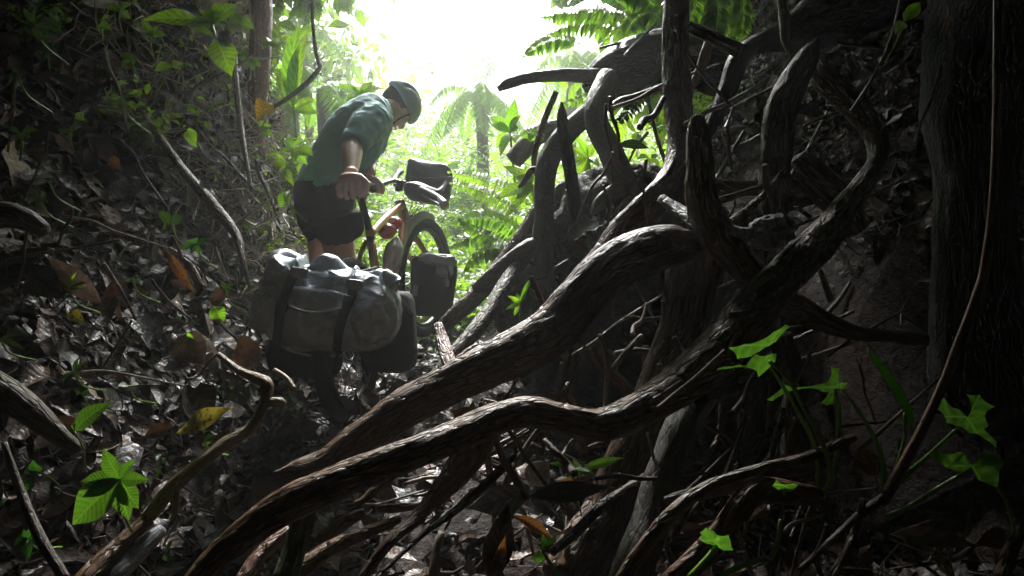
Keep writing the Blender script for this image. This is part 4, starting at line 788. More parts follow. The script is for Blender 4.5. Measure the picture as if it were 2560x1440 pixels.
tube(body, [hp(0, .092, .0), hp(0, .108, -.03), hp(0, .095, -.045)], [.008, .014, .01], 10, step=.008)     # nose
tube(body, [hp(-.022, .09, -.066), hp(0, .1, -.066), hp(.022, .09, -.066)], [.005, .008, .005], 8, step=.006)  # lips
superell(body, hp(0, .075, -.1), (.028, .025, .02), .9, 20, 12, Mh)       # chin
for s in (-1, 1): superell(body, hp(s * .077, -.005, -.015), (.008, .018, .03), .8, 18, 12, Mh)
# right arm: shoulder, elbow, wrist, to the saddle
shR, elR, wrR = W(938, 300, 3.06), W(884, 362, 2.9), W(879, 430, 2.74)
tube(body, [shR, W(912, 325, 2.96), elR, W(880, 385, 2.84), wrR], [.05, .046, .046, .046, .028], 24, 0, .04, .012, 3)
# left arm reaching to the left grip
tube(body, [W(940, 300, 3.34), W(935, 360, 3.4), W(925, 400, 3.3), W(926, 434, 3.15)], [.055, .045, .04, .027], 20, 0, .04, .015, 4)
for hi, kn, an, rk in ((hipR, knR, anR, .2), (hipL, knL, anL, .3)):
    tube(body, [hi, hi * .5 + kn * .5, kn, kn * .6 + an * .4, an], [.085, .08, .064, .058, .038], 24, 0, .04, .02, 6)
    tube(body, [an, an + Vector((.07, .02, -.045)), an + Vector((.16, .04, -.06))], [.036, .036, .025], 16)
# hands: palm, four fingers curling down over what they hold, thumb
def hand(c, across, down, out, sc=1.):
    G = body; superell(G, c + down * .012 * sc, (.043 * sc, .032 * sc, .02 * sc), .7, 28, 18, Matrix((across, down, out)).transposed().to_4x4())
    for i, (x, l) in enumerate(((-.034, .8), (-.0115, 1.), (.011, .95), (.033, .78))):
        a = c + across * x * sc + down * .034 * sc + out * .014 * sc
        tube(G, [c + across * x * .8 * sc, a, a + down * .022 * l * sc + out * .006 * sc, a + down * .036 * l * sc - out * .012 * sc, a + down * .03 * l * sc - out * .034 * sc],
             [.0098 * sc, .0102 * sc, .0096 * sc, .0088 * sc, .008 * sc], 12, step=.005)
    t = c + across * .04 * sc
    tube(G, [c + across * .026 * sc - down * .008 * sc, t + across * .012 * sc + down * .018 * sc, t + across * .013 * sc + down * .044 * sc, t + across * .0 * sc + down * .064 * sc - out * .01 * sc], [.014 * sc, .0135 * sc, .0115 * sc, .0095 * sc], 12, step=.005)
dn = Vector((0, -.25, -.97)).normalized(); ot = Vector((0, -.97, .25)).normalized()
hand(W(877, 446, 2.6), Vector((1, 0, 0)), dn, ot, 1.18)
tube(body, [wrR, W(878, 438, 2.64)], [.027, .033], 18)
hand(W(927, 445, 3.11), Vector((.9, -.2, -.38)).normalized(), Vector((.3, -.15, -.93)).normalized(), Vector((-.1, -.98, .1)).normalized(), 1.)
remeshed('body', body, M['skin'], .0036, pers, 1)
# shirt: torso, right sleeve rolled to the elbow, left sleeve
sh = Geo()
loft(sh, [(W(811, 478, 3.18), .134, .185), (W(822, 450, 3.18), .132, .18), (W(852, 400, 3.17), .138, .17), (W(888, 342, 3.17), .142, .19), (W(918, 305, 3.18), .118, .2), (W(940, 286, 3.2), .092, .16), (W(958, 276, 3.22), .07, .085)], 44, .9, .012)
tube(sh, [W(938, 296, 3.06), W(917, 318, 2.98), W(899, 340, 2.93), W(889, 354, 2.9)], [.09, .08, .066, .058], 28, 0, .06, .01, 3)
tube(sh, [W(893, 348, 2.915), W(886, 360, 2.895)], [.064, .062], 28, step=.01)
tube(sh, [W(942, 300, 3.3), W(938, 350, 3.38), W(934, 372, 3.38)], [.08, .062, .055], 24)
tube(sh, [W(955, 270, 3.13), W(962, 284, 3.15), W(972, 292, 3.2)], [.018, .018, .014], 12)
remeshed('shirt', sh, M['shirt'], .0055, pers, 2, disp=.007, dscale=.055)
G = Geo()                                            # loose vent flap on the back
V = [W(x, y, d) for x, y, d in [(812, 332, 3.12), (840, 318, 3.06), (870, 318, 3.0), (895, 300, 3.0)]]
tube(G, V, [.006, .016, .018, .01], 14, 0, .1, .01, 5, .5, up=(0, 0, 1)); G.obj('back_flap', M['shirt'], pers)
so = Geo()
loft(so, [(W(812, 466, 3.18), .137, .18), (W(812, 500, 3.18), .142, .185), (W(818, 540, 3.18), .14, .18), (W(826, 560, 3.18), .135, .17)], 40, .8)
tube(so, [W(840, 545, 3.09), W(846, 564, 3.1), W(850, 580, 3.12)], [.125, .118, .112], 30, 0, .03, .015, 2)
tube(so, [W(810, 545, 3.28), W(811, 564, 3.3), W(813, 580, 3.32)], [.12, .112, .106], 30, 0, .03, .015, 3)
remeshed('shorts', so, M['shorts'], .006, pers, 2, disp=.008, dscale=.07)
G = Geo(); superell(G, W(768, 497, 3.02), (.008, .003, .003), .5, 12, 8); G.obj('shorts_label', M['reflect'], pers)
# helmet with vents, strap; short hair
he = Geo(); n_, m_ = 72, 26
th = np.arange(n_) / n_ * 6.2832; ph = np.linspace(-.12, math.pi / 2 - .01, m_)
X = np.cos(ph)[:, None] * np.cos(th)[None]; Y = np.cos(ph)[:, None] * np.sin(th)[None]; Z = np.sin(ph)[:, None] + 0 * X
groove = sum(np.exp(-((X - x0) / .07) ** 2) for x0 in (-.5, 0, .5)) * sm(.15, .35, Z) * (np.abs(Y) < .8)
r_ = 1 - .16 * groove; Q = np.stack([X * .094 * r_, (Y * .125 - .008) * r_, Z * .098 * r_ + .028], -1).reshape(-1, 3)
Qi = Q * .86; A3 = np.array(Mh.to_3x3()); he.add(np.vstack([Q, Qi]) @ A3.T + np.array(HC), np.vstack([grid_faces(m_, n_), grid_faces(m_, n_)[:, ::-1] + len(Q), np.stack([np.arange(n_), np.arange(n_) + len(Q), (np.arange(n_) + 1) % n_ + len(Q), (np.arange(n_) + 1) % n_], 1)]))
ho = he.obj('helmet', M['helmet'], pers)
G = Geo()
for s in (-1, 1): tube(G, [hp(s * .082, .03, .03), hp(s * .08, .02, -.04), hp(s * .05, .045, -.1), hp(0, .06, -.122)], .004, 6, step=.01)
G.obj('chin_strap', M['webb'], ho)
G = Geo(); superell(G, HC + up_h * .015 - face * .012, (.08, .096, .1), .95, 40, 28, Mh, .003, 8, 2, lambda P, Q: np.where((P[:, 1:2] > .2) & (P[:, 2:3] < .5), Q * .7, Q)); G.obj('hair', M['hair'], pers)
for an in (anR, anL):
    G = Geo(); superell(G, an + Vector((.06, .01, -.05)), (.14, .05, .045), .7, 36, 20); superell(G, an + Vector((0, 0, .0)), (.055, .052, .06), .7, 30, 18); remeshed('shoe', G, M['boot'], .007, pers)
# ------------------------------------------------------------------ single leaves: (label, base px, tip px, width px, metres ahead, bark/leaf material, curl, fold)
def oneleaf(G, a, b, wd, curl=.5, fold=.15, wave=.05, face=None, rnd=None, nv=14, nu=7, tip=.9):
    d = b - a; L = d.length * (1 + .04 * curl * curl)
    nr = Vector(face if face is not None else (random.uniform(-.25, .25), -1, random.uniform(.3, .7)))
    z = (nr - d.normalized() * nr.dot(d.normalized())).normalized()
    d2 = (d.normalized() * math.cos(curl * .5) + z * math.sin(curl * .5)).normalized(); z2 = (nr - d2 * nr.dot(d2)).normalized()
    leaves(G, [tuple(a)], [tuple(d2)], [tuple(z2)], L, wd, curl, fold, random.random() if rnd is None else rnd, nv, nu, tip, wave)
DEAD = [
('large dark grey wet leaf lying on sticks at the left','greyd',70,672,162,748,62,1.4,.5,.1),
('long pinkish brown leaf pointing up left above the grey leaf','pinkd',255,762,118,638,46,1.45,.6,.2),
('rusty curled leaf hanging upright in the left litter','brown',285,694,308,800,30,1.6,.8,.5),
('crumpled grey brown leaf below the rusty curled leaf','greyd',270,735,275,800,50,1.58,.3,.3),
('dull olive dead leaf pointing down left of centre bank','yellow_leaf',172,775,212,812,26,1.5,.6,.2),
('broad pinkish brown leaf lying in front of the bags','pinkd',436,835,512,915,72,1.55,.3,.08),
('wide tan leaf leaning on twigs just left of the bag','brown',655,868,582,905,80,1.65,.3,.1),
('small pale yellow green leaf above the broad pinkish leaf','yleaf',470,832,503,862,26,1.54,.3,.1),
('lime coloured fallen leaf left of the grey bag','yleaf',535,765,560,806,34,1.7,.5,.1),
('curled brown leaf above the lime coloured leaf','brown',572,745,528,762,42,1.72,.9,.4),
('silvery grey leaf resting above the yellow spotted leaf','greyd',500,955,530,1038,58,1.3,.3,.1),
('yellow leaf with dark spots in the lower left litter','yellow_leaf',442,1084,590,1018,44,1.25,.3,.12),
('dark red brown leaf left of the yellow spotted leaf','brown',362,1090,438,1062,30,1.25,.4,.2),
('deep brown leaf behind the heart shaped green leaf','brown',140,1042,208,1080,34,1.25,.4,.2),
('orange yellow curled leaf high on the left bank','orange_leaf',274,398,306,424,26,2.4,.7,.3),
('pinkish narrow leaf sloping on the upper left bank','pinkd',136,332,182,385,18,2.2,.6,.2),
('grey long curled leaf on the upper left bank','greyd',125,190,190,230,26,2.5,.8,.3),
('mustard yellow leaf hanging in the haze over the bank','mustard',684,262,640,300,44,3.1,.7,.3),
('olive leaf standing in the hazy bank litter','yleaf',470,322,492,370,26,2.8,.5,.2),
('narrow bark coloured leaf strip in the litter left of the bag','orange_leaf',415,622,488,735,22,1.9,.3,.3),
('flat pinkish brown leaf above the litter left of the bag','pinkd',425,700,466,724,20,1.85,.3,.1),
('orange veined leaf wedged between the two large roots','orange_leaf',1180,1062,1130,1030,56,1.35,.3,.08),
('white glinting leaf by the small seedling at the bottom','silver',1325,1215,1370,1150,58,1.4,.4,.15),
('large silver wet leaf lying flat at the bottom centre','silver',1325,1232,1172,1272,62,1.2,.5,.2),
('black leathery leaf edge-on right of the large silver leaf','black_leaf',1320,1240,1525,1218,44,1.2,.2,.05),
('orange spotted leaf beneath the small seedling','orange_leaf',1400,1205,1445,1214,24,1.35,.3,.2),
('tall curled brown and grey leaf standing at the bottom edge','greyd',1222,1450,1272,1255,62,1.05,.5,.35),
('rust coloured fold of leaf behind the tall curled leaf','orange_leaf',1240,1430,1266,1335,30,1.04,.5,.4),
('small grey upright leaf left of the tall curled leaf','silver',1180,1440,1172,1385,26,1.08,.4,.2),
('rusty curled leaf right of the tall curled leaf','orange_leaf',1290,1290,1380,1345,26,1.25,.6,.4),
('half round pale leaf behind the rusty curled leaf','silver',1355,1330,1372,1290,36,1.35,.4,.2),
('pale leaf scrap near the half round leaf','silver',1405,1335,1430,1312,26,1.35,.4,.3),
('brown leaf curled beside the straight grey root','brown',1700,1330,1762,1318,28,1.1,.8,.5),
('reddish curled leaf hanging from the torn reddish root','pinkd',1920,1262,1872,1302,26,.98,.7,.5),
('torn brown leaf hanging between the arum stems','orange_leaf',2212,1150,2122,1168,56,1.15,.3,.1),
('long tan dead leaf lying below the arum plant at right','pinkd',2220,1335,2445,1365,40,.95,.6,.2),
('tall tan leaf tip at the bottom right','yellow_leaf',2385,1450,2322,1378,30,.92,.4,.3),
('brown rumpled leaf in the bottom right corner','brown',2440,1362,2520,1325,40,.98,.5,.3),
('round grey leaf at the bottom edge under the brown vine','greyd',2140,1410,2180,1375,40,.98,.3,.1),
('small orange mark of bark leaf on the mossy trunk at right','orange_leaf',2374,40,2364,92,12,1.7,.3,.2),
('dusty leaf hanging on the massive log left edge','greyd',1672,95,1640,160,14,2.3,.4,.4),
('hanging grey dead leaf in the root tangle','greyd',1900,235,1908,300,36,1.9,.5,.3),
('wide grey crumpled leaf caught behind the mossy root','greyd',1985,285,2070,305,46,1.95,.5,.3),
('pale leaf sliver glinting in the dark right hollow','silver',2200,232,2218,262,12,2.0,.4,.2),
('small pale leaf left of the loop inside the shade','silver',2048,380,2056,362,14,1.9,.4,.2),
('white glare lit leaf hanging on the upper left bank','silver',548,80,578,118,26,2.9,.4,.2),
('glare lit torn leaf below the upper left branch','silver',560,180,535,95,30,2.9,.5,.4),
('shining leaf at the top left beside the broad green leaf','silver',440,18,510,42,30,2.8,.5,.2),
('red brown leaf at the top edge left of the shining leaf','brown',400,-6,452,22,26,2.8,.5,.2),
('pale leaf standing where the long bare root starts','greyd',358,245,366,290,22,2.9,.4,.2),
('pale pointed leaf right of the long bare root','silver',380,280,408,296,16,2.8,.4,.2),
('small round pale green leaf on the dark bank','gleaf',188,285,212,300,20,2.2,.3,.1),
('white edged leaf lying on the middle of the bare root','silver',500,450,528,478,22,2.6,.5,.2)]
M['black_leaf'] = leafm('black leathery leaf', (.012, .013, .015), (.02, .021, .025), trans=0, rough=.4, veins=4)
for lab, mt, x0, y0, x1, y1, wd, d, cu, fo in DEAD:
    G = Geo(); a = W(x0, y0, d + random.uniform(-.02, .02)); b = W(x1, y1, d + random.uniform(-.04, .04))
    oneleaf(G, a, b, wd * d / 1600 * 1.15, cu, fo, .09)
    tag(G.obj('fallen_leaf', M[mt]), lab, 'leaf')
# ------------------------------------------------------------------ traced lobed leaves (arum)
def traced(out, c, d, tiltx, tilty, amp=.006, seed=1):
    pts = [Vector((x, y)) for x, y in out]; n = len(pts); C = Vector(c)
    xs = [p.x for p in pts]; ys = [p.y for p in pts]; st = max(6, (max(xs) - min(xs)) / 26)
    def inside(q):
        r = False
        for i in range(n):
            a, b = pts[i], pts[i - 1]
            if (a.y > q[1]) != (b.y > q[1]) and q[0] < (b.x - a.x) * (q[1] - a.y) / (b.y - a.y) + a.x: r = not r
        return r
    B = []
    for i in range(n):
        a, b = pts[i], pts[(i + 1) % n]; m = max(1, int((b - a).length / st))
        for j in range(m):
            q = a.lerp(b, j / m)
            if j: q = q + Vector((b.y - a.y, a.x - b.x)).normalized() * (-1) * math.sin(j / m * math.pi) * (b - a).length * .05
            B.append(q)
    nb = len(B); I = [Vector((x + random.uniform(-1, 1), y + random.uniform(-1, 1))) for x in np.arange(min(xs), max(xs), st) for y in np.arange(min(ys), max(ys), st) if inside((x, y)) and min((Vector((x, y)) - b).length for b in B) > st * .5]
    r = delaunay_2d_cdt(B + I, [], [list(range(nb))], 1, 1e-4); V = []; g = []
    for p in r[0]:
        dx, dy = (p.x - C.x) / 1600 * d, (p.y - C.y) / 1600 * d; rad = math.hypot(dx, dy); ang = math.atan2(dy, dx)
        dd = d + tiltx * dx + tilty * dy + amp * math.cos(ang * 3 + seed) * rad * 45 + amp * 1.2 * math.sin(rad * 110 + seed) + rad * rad * 3
        V.append(tuple(W(p.x, p.y, dd))); k = (ang * 3 / 6.283) % 1; g.append(((k - .5) * 2 * min(1, rad * 30), rad * 12, .5 + .4 * math.sin(seed)))
    F = [f for f in r[2] if len(f) == 3]
    G = Geo(); G.add(V, F, g); return G
def c4(l): return [(1760 + x / 2.88, 500 + y / 2.88) for x, y in l]
def c7(l): return [(1860 + x / 2.667, 900 + y / 2.667) for x, y in l]
def c6(l): return [(1300 + x / 2.667, 900 + y / 2.667) for x, y in l]
LA = c4([(175,1060),(290,1040),(420,1005),(500,950),(590,895),(615,915),(560,970),(520,1020),(470,1050),(400,1090),(340,1128),(300,1135),(240,1145),(222,1100),(190,1075)])
LA2 = c4([(65,1220),(140,1200),(250,1185),(300,1190),(340,1140),(370,1110),(430,1125),(490,1105),(525,1110),(515,1160),(470,1210),(430,1245),(390,1280),(378,1230),(340,1215),(300,1205),(200,1212),(130,1222)])
LB = c7([(150,265),(200,230),(270,165),(330,178),(400,178),(480,165),(560,145),(582,100),(580,45),(640,55),(632,100),(635,150),(695,148),(680,175),(650,195),(600,190),(560,210),(530,215),(470,190),(400,192),(350,200),(250,235),(190,275)])
LB2 = c7([(585,185),(605,200),(600,290),(550,305),(508,285),(545,250),(565,215)])
LC = c7([(1250,235),(1290,240),(1340,260),(1380,310),(1440,330),(1465,360),(1490,382),(1510,350),(1520,320),(1505,270),(1480,225),(1530,235),(1570,230),(1620,285),(1680,310),(1620,340),(1605,370),(1632,440),(1600,460),(1640,500),(1685,545),(1680,585),(1610,530),(1550,490),(1500,490),(1460,450),(1420,440),(1350,420),(1340,385),(1320,350),(1285,330),(1240,295)])
LD = c7([(1240,620),(1280,600),(1330,625),(1380,630),(1430,612),(1465,618),(1490,665),(1530,700),(1555,680),(1565,645),(1600,595),(1650,615),(1700,640),(1740,690),(1705,740),(1700,800),(1697,860),(1640,830),(1600,815),(1560,800),(1545,765),(1528,732),(1480,750),(1430,745),(1390,730),(1350,722),(1330,700),(1275,680),(1250,650)])
LE = c7([(190,840),(215,790),(232,815),(265,830),(330,820),(362,832),(330,870),(290,880),(240,885)])
LF = c6([(1200,1150),(1240,1115),(1290,1140),(1310,1165),(1350,1175),(1390,1165),(1405,1210),(1420,1270),(1360,1275),(1300,1240),(1240,1225),(1195,1200),(1215,1180)])
LG1 = c6([(135,1250),(140,1195),(150,1155),(185,1200),(250,1160),(243,1215),(200,1235),(160,1265),(145,1280)])
LG2 = c6([(80,1310),(100,1280),(130,1265),(150,1300),(172,1325),(130,1358),(95,1345)])
def stem(G, pts, d, w0, w1, fn=c7, d2=None):
    P = fn(pts); n = len(P); d2 = d if d2 is None else d2; dd = np.linspace(d, d2, n)
    tube(G, [W(x, y, q) for (x, y), q in zip(P, dd)], [(w0 + (w1 - w0) * i / (n - 1)) / 2 * d / 1600 for i in range(n)], 12, 0, .06, .008, 3); return G
def arum(name, lab, base, leafs, stems, cat='plant'):
    r = empty(name, base, lab, cat)
    for (fn, pts, d, d2, w0, w1) in stems: stem(Geo(), pts, d, w0, w1, fn, d2).obj('stem', M['stem'], r)
    for out, c, d, tx, ty, sd in leafs: traced(out, c, d, tx, ty, .006, sd).obj('leaf', M['gloss'], r)
    return r
M['stem'] = plain('green juicy stem', (.16, .3, .04), .25, nz=.3, nsc=30)
arum('arum_plant', 'tallest green arum plant, its torn glossy top leaf pointing up right before the lowest root', W(2050, 1240, 1.0),
 [(LA, (1923, 863), .98, .6, 1.4, 1), (LA2, (1925, 885), 1.0, -.4, .9, 2)],
 [(c7, [(170,10),(260,90),(330,180),(400,320),(480,450),(560,650),(580,800),(545,860),(520,915)], .98, 1.0, 10, 15), (c7, [(175,50),(250,160),(350,330),(450,520),(490,680),(492,870)], 1.0, 1.02, 8, 13)])
arum('arum_plant', 'middle green arum plant with a ragged three pointed leaf above the leaning sticks', W(2085, 1200, 1.05),
 [(LB, (2098, 968), 1.03, .5, 1.2, 3), (LB2, (2080, 975), 1.03, .3, .6, 4)], [(c7, [(600,190),(628,290),(632,400),(622,620),(590,790)], 1.03, 1.02, 10, 13)])
arum('arum_plant', 'clump of arum stems at the right carrying two lobed leaves beside the brown vine', W(2212, 1265, 1.0),
 [(LC, (2418, 1042), .97, -.5, 1.2, 5), (LD, (2432, 1165), .95, -.4, .9, 6)],
 [(c7, [(655,190),(770,350),(850,480),(870,520),(915,640),(935,760),(940,960)], 1.08, 1.0, 8, 15), (c7, [(1075,350),(1070,520),(1030,680),(930,970)], 1.0, 1.0, 8, 11), (c7, [(1430,450),(1250,620),(1050,800),(930,960)], .97, 1.0, 9, 16),
  (c7, [(1520,725),(1300,850),(1100,980),(950,1048)], .95, .98, 8, 17), (c7, [(1690,850),(1760,960),(1800,1100),(1797,1235)], .95, .95, 8, 13)])
r = empty('arum_shoot', W(2248, 1080, 1.0), 'single tightly rolled arum leaf standing in the dark at the right', 'plant')
G = Geo(); P = c7([(828,-85),(880,0),(990,150),(1060,270),(1110,380),(1120,470)]); tube(G, [W(x, y, 1.0) for x, y in P], [q / 2 / 1600 for q in (4, 15, 24, 24, 18, 4)], 16, 0, .1, .006, 3, .6)
o = G.obj('rolled_leaf', M['gloss'], r)
arum('arum_leaf', 'small pale torn arum leaf resting on the gnarled reddish root', W(1960, 1225, .9), [(LE, (1965, 1212), .93, .2, 2., 7)], [(c7, [(270,870),(268,900)], .93, .93, 7, 7)])
arum('arum_plant', 'young arum with one torn leaf at the bottom edge right of centre', W(1725, 1450, .85), [(LF, (1790, 1352), .87, .3, 1.2, 8)], [(c6, [(1310,1240),(1240,1330),(1130,1450)], .87, .85, 12, 16)])
arum('arum_seedling', 'small arum seedling with two folded leaves at the bottom edge, left of the broad trunk', W(1395, 1450, .95), [(LG1, (1355, 1370), .97, .3, .8, 9), (LG2, (1348, 1395), .96, .3, .8, 1)], [(c6, [(150,1270),(190,1340),(230,1390),(260,1450)], .97, .95, 8, 13)])
r = empty('curved_arum', W(1945, 1390, .9), 'leafless curved green arum stems lying at the bottom right of centre', 'plant')
stem(Geo(), [(243,1065),(232,1180),(215,1250),(180,1320)], .9, 8, 15).obj('stem', M['stem'], r); stem(Geo(), [(150,1318),(60,1345),(-60,1390),(-160,1450)], .9, 12, 15).obj('stem', M['stem'], r)
# ------------------------------------------------------------------ leafy seedlings and shrubs placed one by one
def plantlet(name, lab, c, d, tips, mt='gleaf', base=None, cat='plant', group=None, stemw=6, curl=.7, face=None):
    c3 = W(*c, d); r = empty(name, W(*base, d) if base else c3, lab, cat, group)
    if base:
        G = Geo(); m = (W(*base, d + .02) + c3) / 2 + Vector((random.uniform(-.01, .01), 0, 0)); tube(G, [W(*base, d + .03), m, c3], stemw / 2 * d / 1600, 8, 0, .05, step=.01); G.obj('stem', M['stem'], r)
    else:
        G = Geo(); tube(G, [c3 + Vector((.02, .16, -.1)) * (d / 2.5), c3 + Vector((0, .05, -.06)) * (d / 2.5), c3], .0022 * d / 2 + .0005, 7, 0, .05, step=.01); G.obj('stem', M['stem'], r)
    for (x, y, wd, *m2) in tips:
        G = Geo(); mt_ = (m2[0] if m2 else mt); mt_ = 'fgleaf' if (mt_ == 'gleaf' and d < 2.6) else mt_; oneleaf(G, c3, W(x, y, d + random.uniform(-.05, .03) * d * .6), wd * d / 1600 * 1.15, curl, .12, .03, face); G.obj('leaf', M[mt_], r)
    return r
plantlet('broadleaf_seedling', 'bright green broad leaved seedling with ribbed leaves at the bottom left', (301, 1197), 1.05, [(259, 1119, 36), (340, 1146, 24), (203, 1203, 38), (374, 1198, 30), (205, 1244, 32, 'dleaf'), (182, 1312, 78), (324, 1302, 42), (348, 1272, 46)], 'sgleaf', (330, 1330), curl=.5, face=(0, -1, .25))
plantlet('heart_leaf_seedling', 'single heart shaped green leaf on a thin stalk at the lower left', (186, 1078), 1.15, [(279, 1005, 44), (168, 1070, 18)], 'sgleaf', (210, 1165), stemw=4)
plantlet('climber_seedling', 'dark green twin leaf on a stalk at the far lower left', (98, 1178), 1.1, [(82, 1150, 26, 'dleaf'), (62, 1240, 34, 'dleaf')], 'dleaf', (150, 1215), stemw=3)
plantlet('three_leaf_seedling', 'low three leaved seedling over the silver leaf at the bottom centre', (1456, 1171), 1.3, [(1370, 1158, 16), (1562, 1144, 20), (1460, 1143, 44), (1420, 1196, 16), (1490, 1192, 16)], 'gleaf', (1454, 1290), stemw=4)
plantlet('grassy_seedling', 'narrow leaved seedling growing through the grey leaf at the left', (172, 722), 1.4, [(192, 680, 9, 'yleaf'), (120, 686, 9), (230, 704, 9), (188, 740, 10), (222, 720, 8), (155, 750, 7)], 'gleaf')
plantlet('grassy_seedling', 'pale narrow bladed sprout at the left edge below mid height', (0, 848), 1.3, [(80, 837, 10), (68, 876, 12), (40, 868, 8)], 'gleaf')
plantlet('small_seedling', 'tiny narrow leaved sprout right of the rusty curled leaf', (330, 695), 1.6, [(355, 712, 5), (312, 700, 5), (348, 690, 6), (320, 705, 6)], 'gleaf')
plantlet('small_seedling', 'tiny sprout left of the grey bag above the lime leaf', (562, 720), 1.75, [(592, 708, 7), (580, 722, 6), (552, 705, 6)], 'gleaf')
plantlet('vine_cluster', 'round leaved creeper patch on the dark bank left of the bare root', (430, 560), 2.2, [(460, 540, 28), (408, 545, 20), (395, 525, 20), (405, 574, 16), (418, 572, 14), (445, 530, 10)], 'gleaf')
plantlet('vine_cluster', 'dark twin leaved creeper just under the round leaved creeper', (490, 608), 2.1, [(515, 612, 22), (474, 600, 22), (450, 625, 14), (480, 628, 14), (500, 640, 12)], 'dleaf')
plantlet('rosette_plant', 'long leaved rosette at the upper left corner', (88, 62), 2.3, [(92, 15, 16), (60, 20, 12), (112, 35, 14), (45, 54, 10), (100, 108, 18), (130, 90, 14), (150, 78, 22), (120, 112, 14), (78, 45, 12)], 'gleaf')
plantlet('small_fern', 'bright green divided leaf clump at the left edge of the bank', (45, 190), 2.2, [(10, 200, 14), (30, 180, 12), (60, 172, 14), (55, 200, 14), (20, 215, 12), (35, 165, 10)], 'gleaf')
plantlet('small_seedling', 'dusty seedling with paired leaves on the mid left bank', (52, 335), 2.0, [(22, 318, 12, 'dleaf'), (100, 325, 14, 'gleaf'), (60, 355, 16), (20, 352, 10), (80, 345, 12)], 'gleaf', (50, 400))
plantlet('small_fern', 'soft green lobed clump on the left bank above the log end', (100, 495), 1.9, [(70, 510, 18), (80, 485, 16), (120, 490, 18), (125, 510, 14), (105, 530, 14), (95, 515, 14), (112, 478, 12)], 'gleaf')
plantlet('small_seedling', 'pale seedling with two drooping leaves in the upper left', (305, 245), 2.5, [(272, 246, 10), (345, 242, 10), (312, 250, 12)], 'gleaf')
plantlet('small_seedling', 'small pair of pale leaves on the bank above the round leaved creeper', (122, 452), 2.1, [(102, 448, 9), (140, 450, 9), (135, 462, 9)], 'gleaf')
plantlet('broadleaf_shrub', 'broad leaved shrub at the top edge with one huge leaf, left of the sky', (535, 60), 2.9, [(595, 10, 56), (355, 50, 42, 'gleaf'), (485, 50, 34), (460, 18, 20), (540, 20, 34), (470, 70, 24), (560, 50, 14)], 'gleaf', (520, 85), stemw=6)
plantlet('hanging_shrub', 'large drooping leaves hanging in the haze above the bank', (540, 95), 2.85, [(580, 192, 56), (460, 62, 20), (500, 110, 28, 'silver'), (585, 120, 22, 'silver')], 'gleaf', (530, 60), stemw=6)
plantlet('bank_shrub', 'two green leaves on a hazy stalk in the middle of the bank', (430, 165), 2.9, [(462, 160, 24), (385, 178, 26), (455, 175, 12)], 'gleaf', (385, 250), stemw=4)
plantlet('vine_seedling', 'lit lobed leaves left of the person above the shorts', (735, 375), 2.9, [(785, 392, 34, 'yleaf'), (712, 345, 22), (702, 380, 18), (755, 350, 18), (770, 415, 14, 'yleaf'), (738, 408, 16)], 'yleaf', (720, 470), stemw=3)
plantlet('vine_seedling', 'small stacked leaves climbing left of the shorts', (712, 420), 2.85, [(690, 398, 14), (725, 410, 16), (715, 432, 20), (700, 430, 12), (735, 466, 18), (708, 455, 12)], 'gleaf', (728, 520), stemw=3)
plantlet('vine_seedling', 'bright drooping leaf left of the shorts', (722, 478), 2.8, [(700, 522, 26, 'yleaf'), (715, 515, 12, 'gleaf')], 'yleaf', curl=.9)
plantlet('vine_seedling', 'small lit leaves next to the shorts hem on the left', (722, 540), 2.8, [(742, 532, 16), (708, 540, 16), (735, 548, 12)], 'gleaf')
plantlet('lobed_shrub', 'torn lit leaves in the dark at the top right beside the trunk', (2260, 55), 1.5, [(2300, 5, 28), (2235, 85, 24), (2280, 20, 20)], 'yleaf')
plantlet('ginger_plant', 'tall yellow green broad leaved plant before the palm', (1275, 330), 3.4, [(1220, 290, 26), (1225, 312, 26), (1288, 245, 24), (1240, 370, 26, 'yleaf'), (1300, 320, 22), (1250, 395, 20, 'yleaf'), (1310, 380, 22), (1305, 285, 20)], 'yleaf', (1290, 480))
plantlet('ginger_plant', 'broad green leaves left of the slender grey trunk', (1330, 460), 3.2, [(1258, 415, 26), (1285, 445, 30), (1238, 500, 30), (1345, 410, 22), (1290, 500, 28), (1265, 545, 26), (1340, 520, 28), (1310, 410, 20)], 'gleaf', (1330, 590))
plantlet('ginger_plant', 'pointed green leaves right of the slender grey trunk', (1470, 395), 2.9, [(1435, 340, 18, 'yleaf'), (1425, 368, 18), (1490, 350, 18), (1445, 440, 24), (1500, 420, 18), (1400, 418, 18), (1460, 450, 20)], 'gleaf', (1480, 470))
plantlet('bank_shrub', 'one long bright leaf arching right beside the smooth grey root', (1540, 365), 2.35, [(1625, 372, 24, 'gleaf')], 'gleaf', curl=1.0)
plantlet('bank_shrub', 'green leaf drooping between the grey trunk and the black post', (1385, 590), 2.6, [(1388, 560, 18, 'yleaf'), (1395, 540, 12, 'yleaf')], 'yleaf')
plantlet('small_seedling', 'small yellow green sprigs on the mossy boulder', (1300, 760), 2.35, [(1270, 740, 12, 'yleaf'), (1285, 790, 10, 'yleaf'), (1262, 775, 10, 'yleaf'), (1320, 720, 10, 'yleaf'), (1330, 690, 10), (1290, 730, 9, 'yleaf')], 'yleaf')
plantlet('small_seedling', 'green scrap of leaf beside the orange veined leaf', (1180, 1050), 1.34, [(1182, 998, 20, 'yleaf'), (1172, 1020, 12, 'yleaf')], 'yleaf')
plantlet('small_seedling', 'heart leaved sprig below the yellow spotted leaf', (512, 1100), 1.2, [(540, 1090, 18), (518, 1112, 16)], 'gleaf')
plantlet('small_seedling', 'pair of ribbed round leaves in the lower left litter', (322, 964), 1.4, [(292, 966, 16), (348, 960, 16)], 'gleaf')
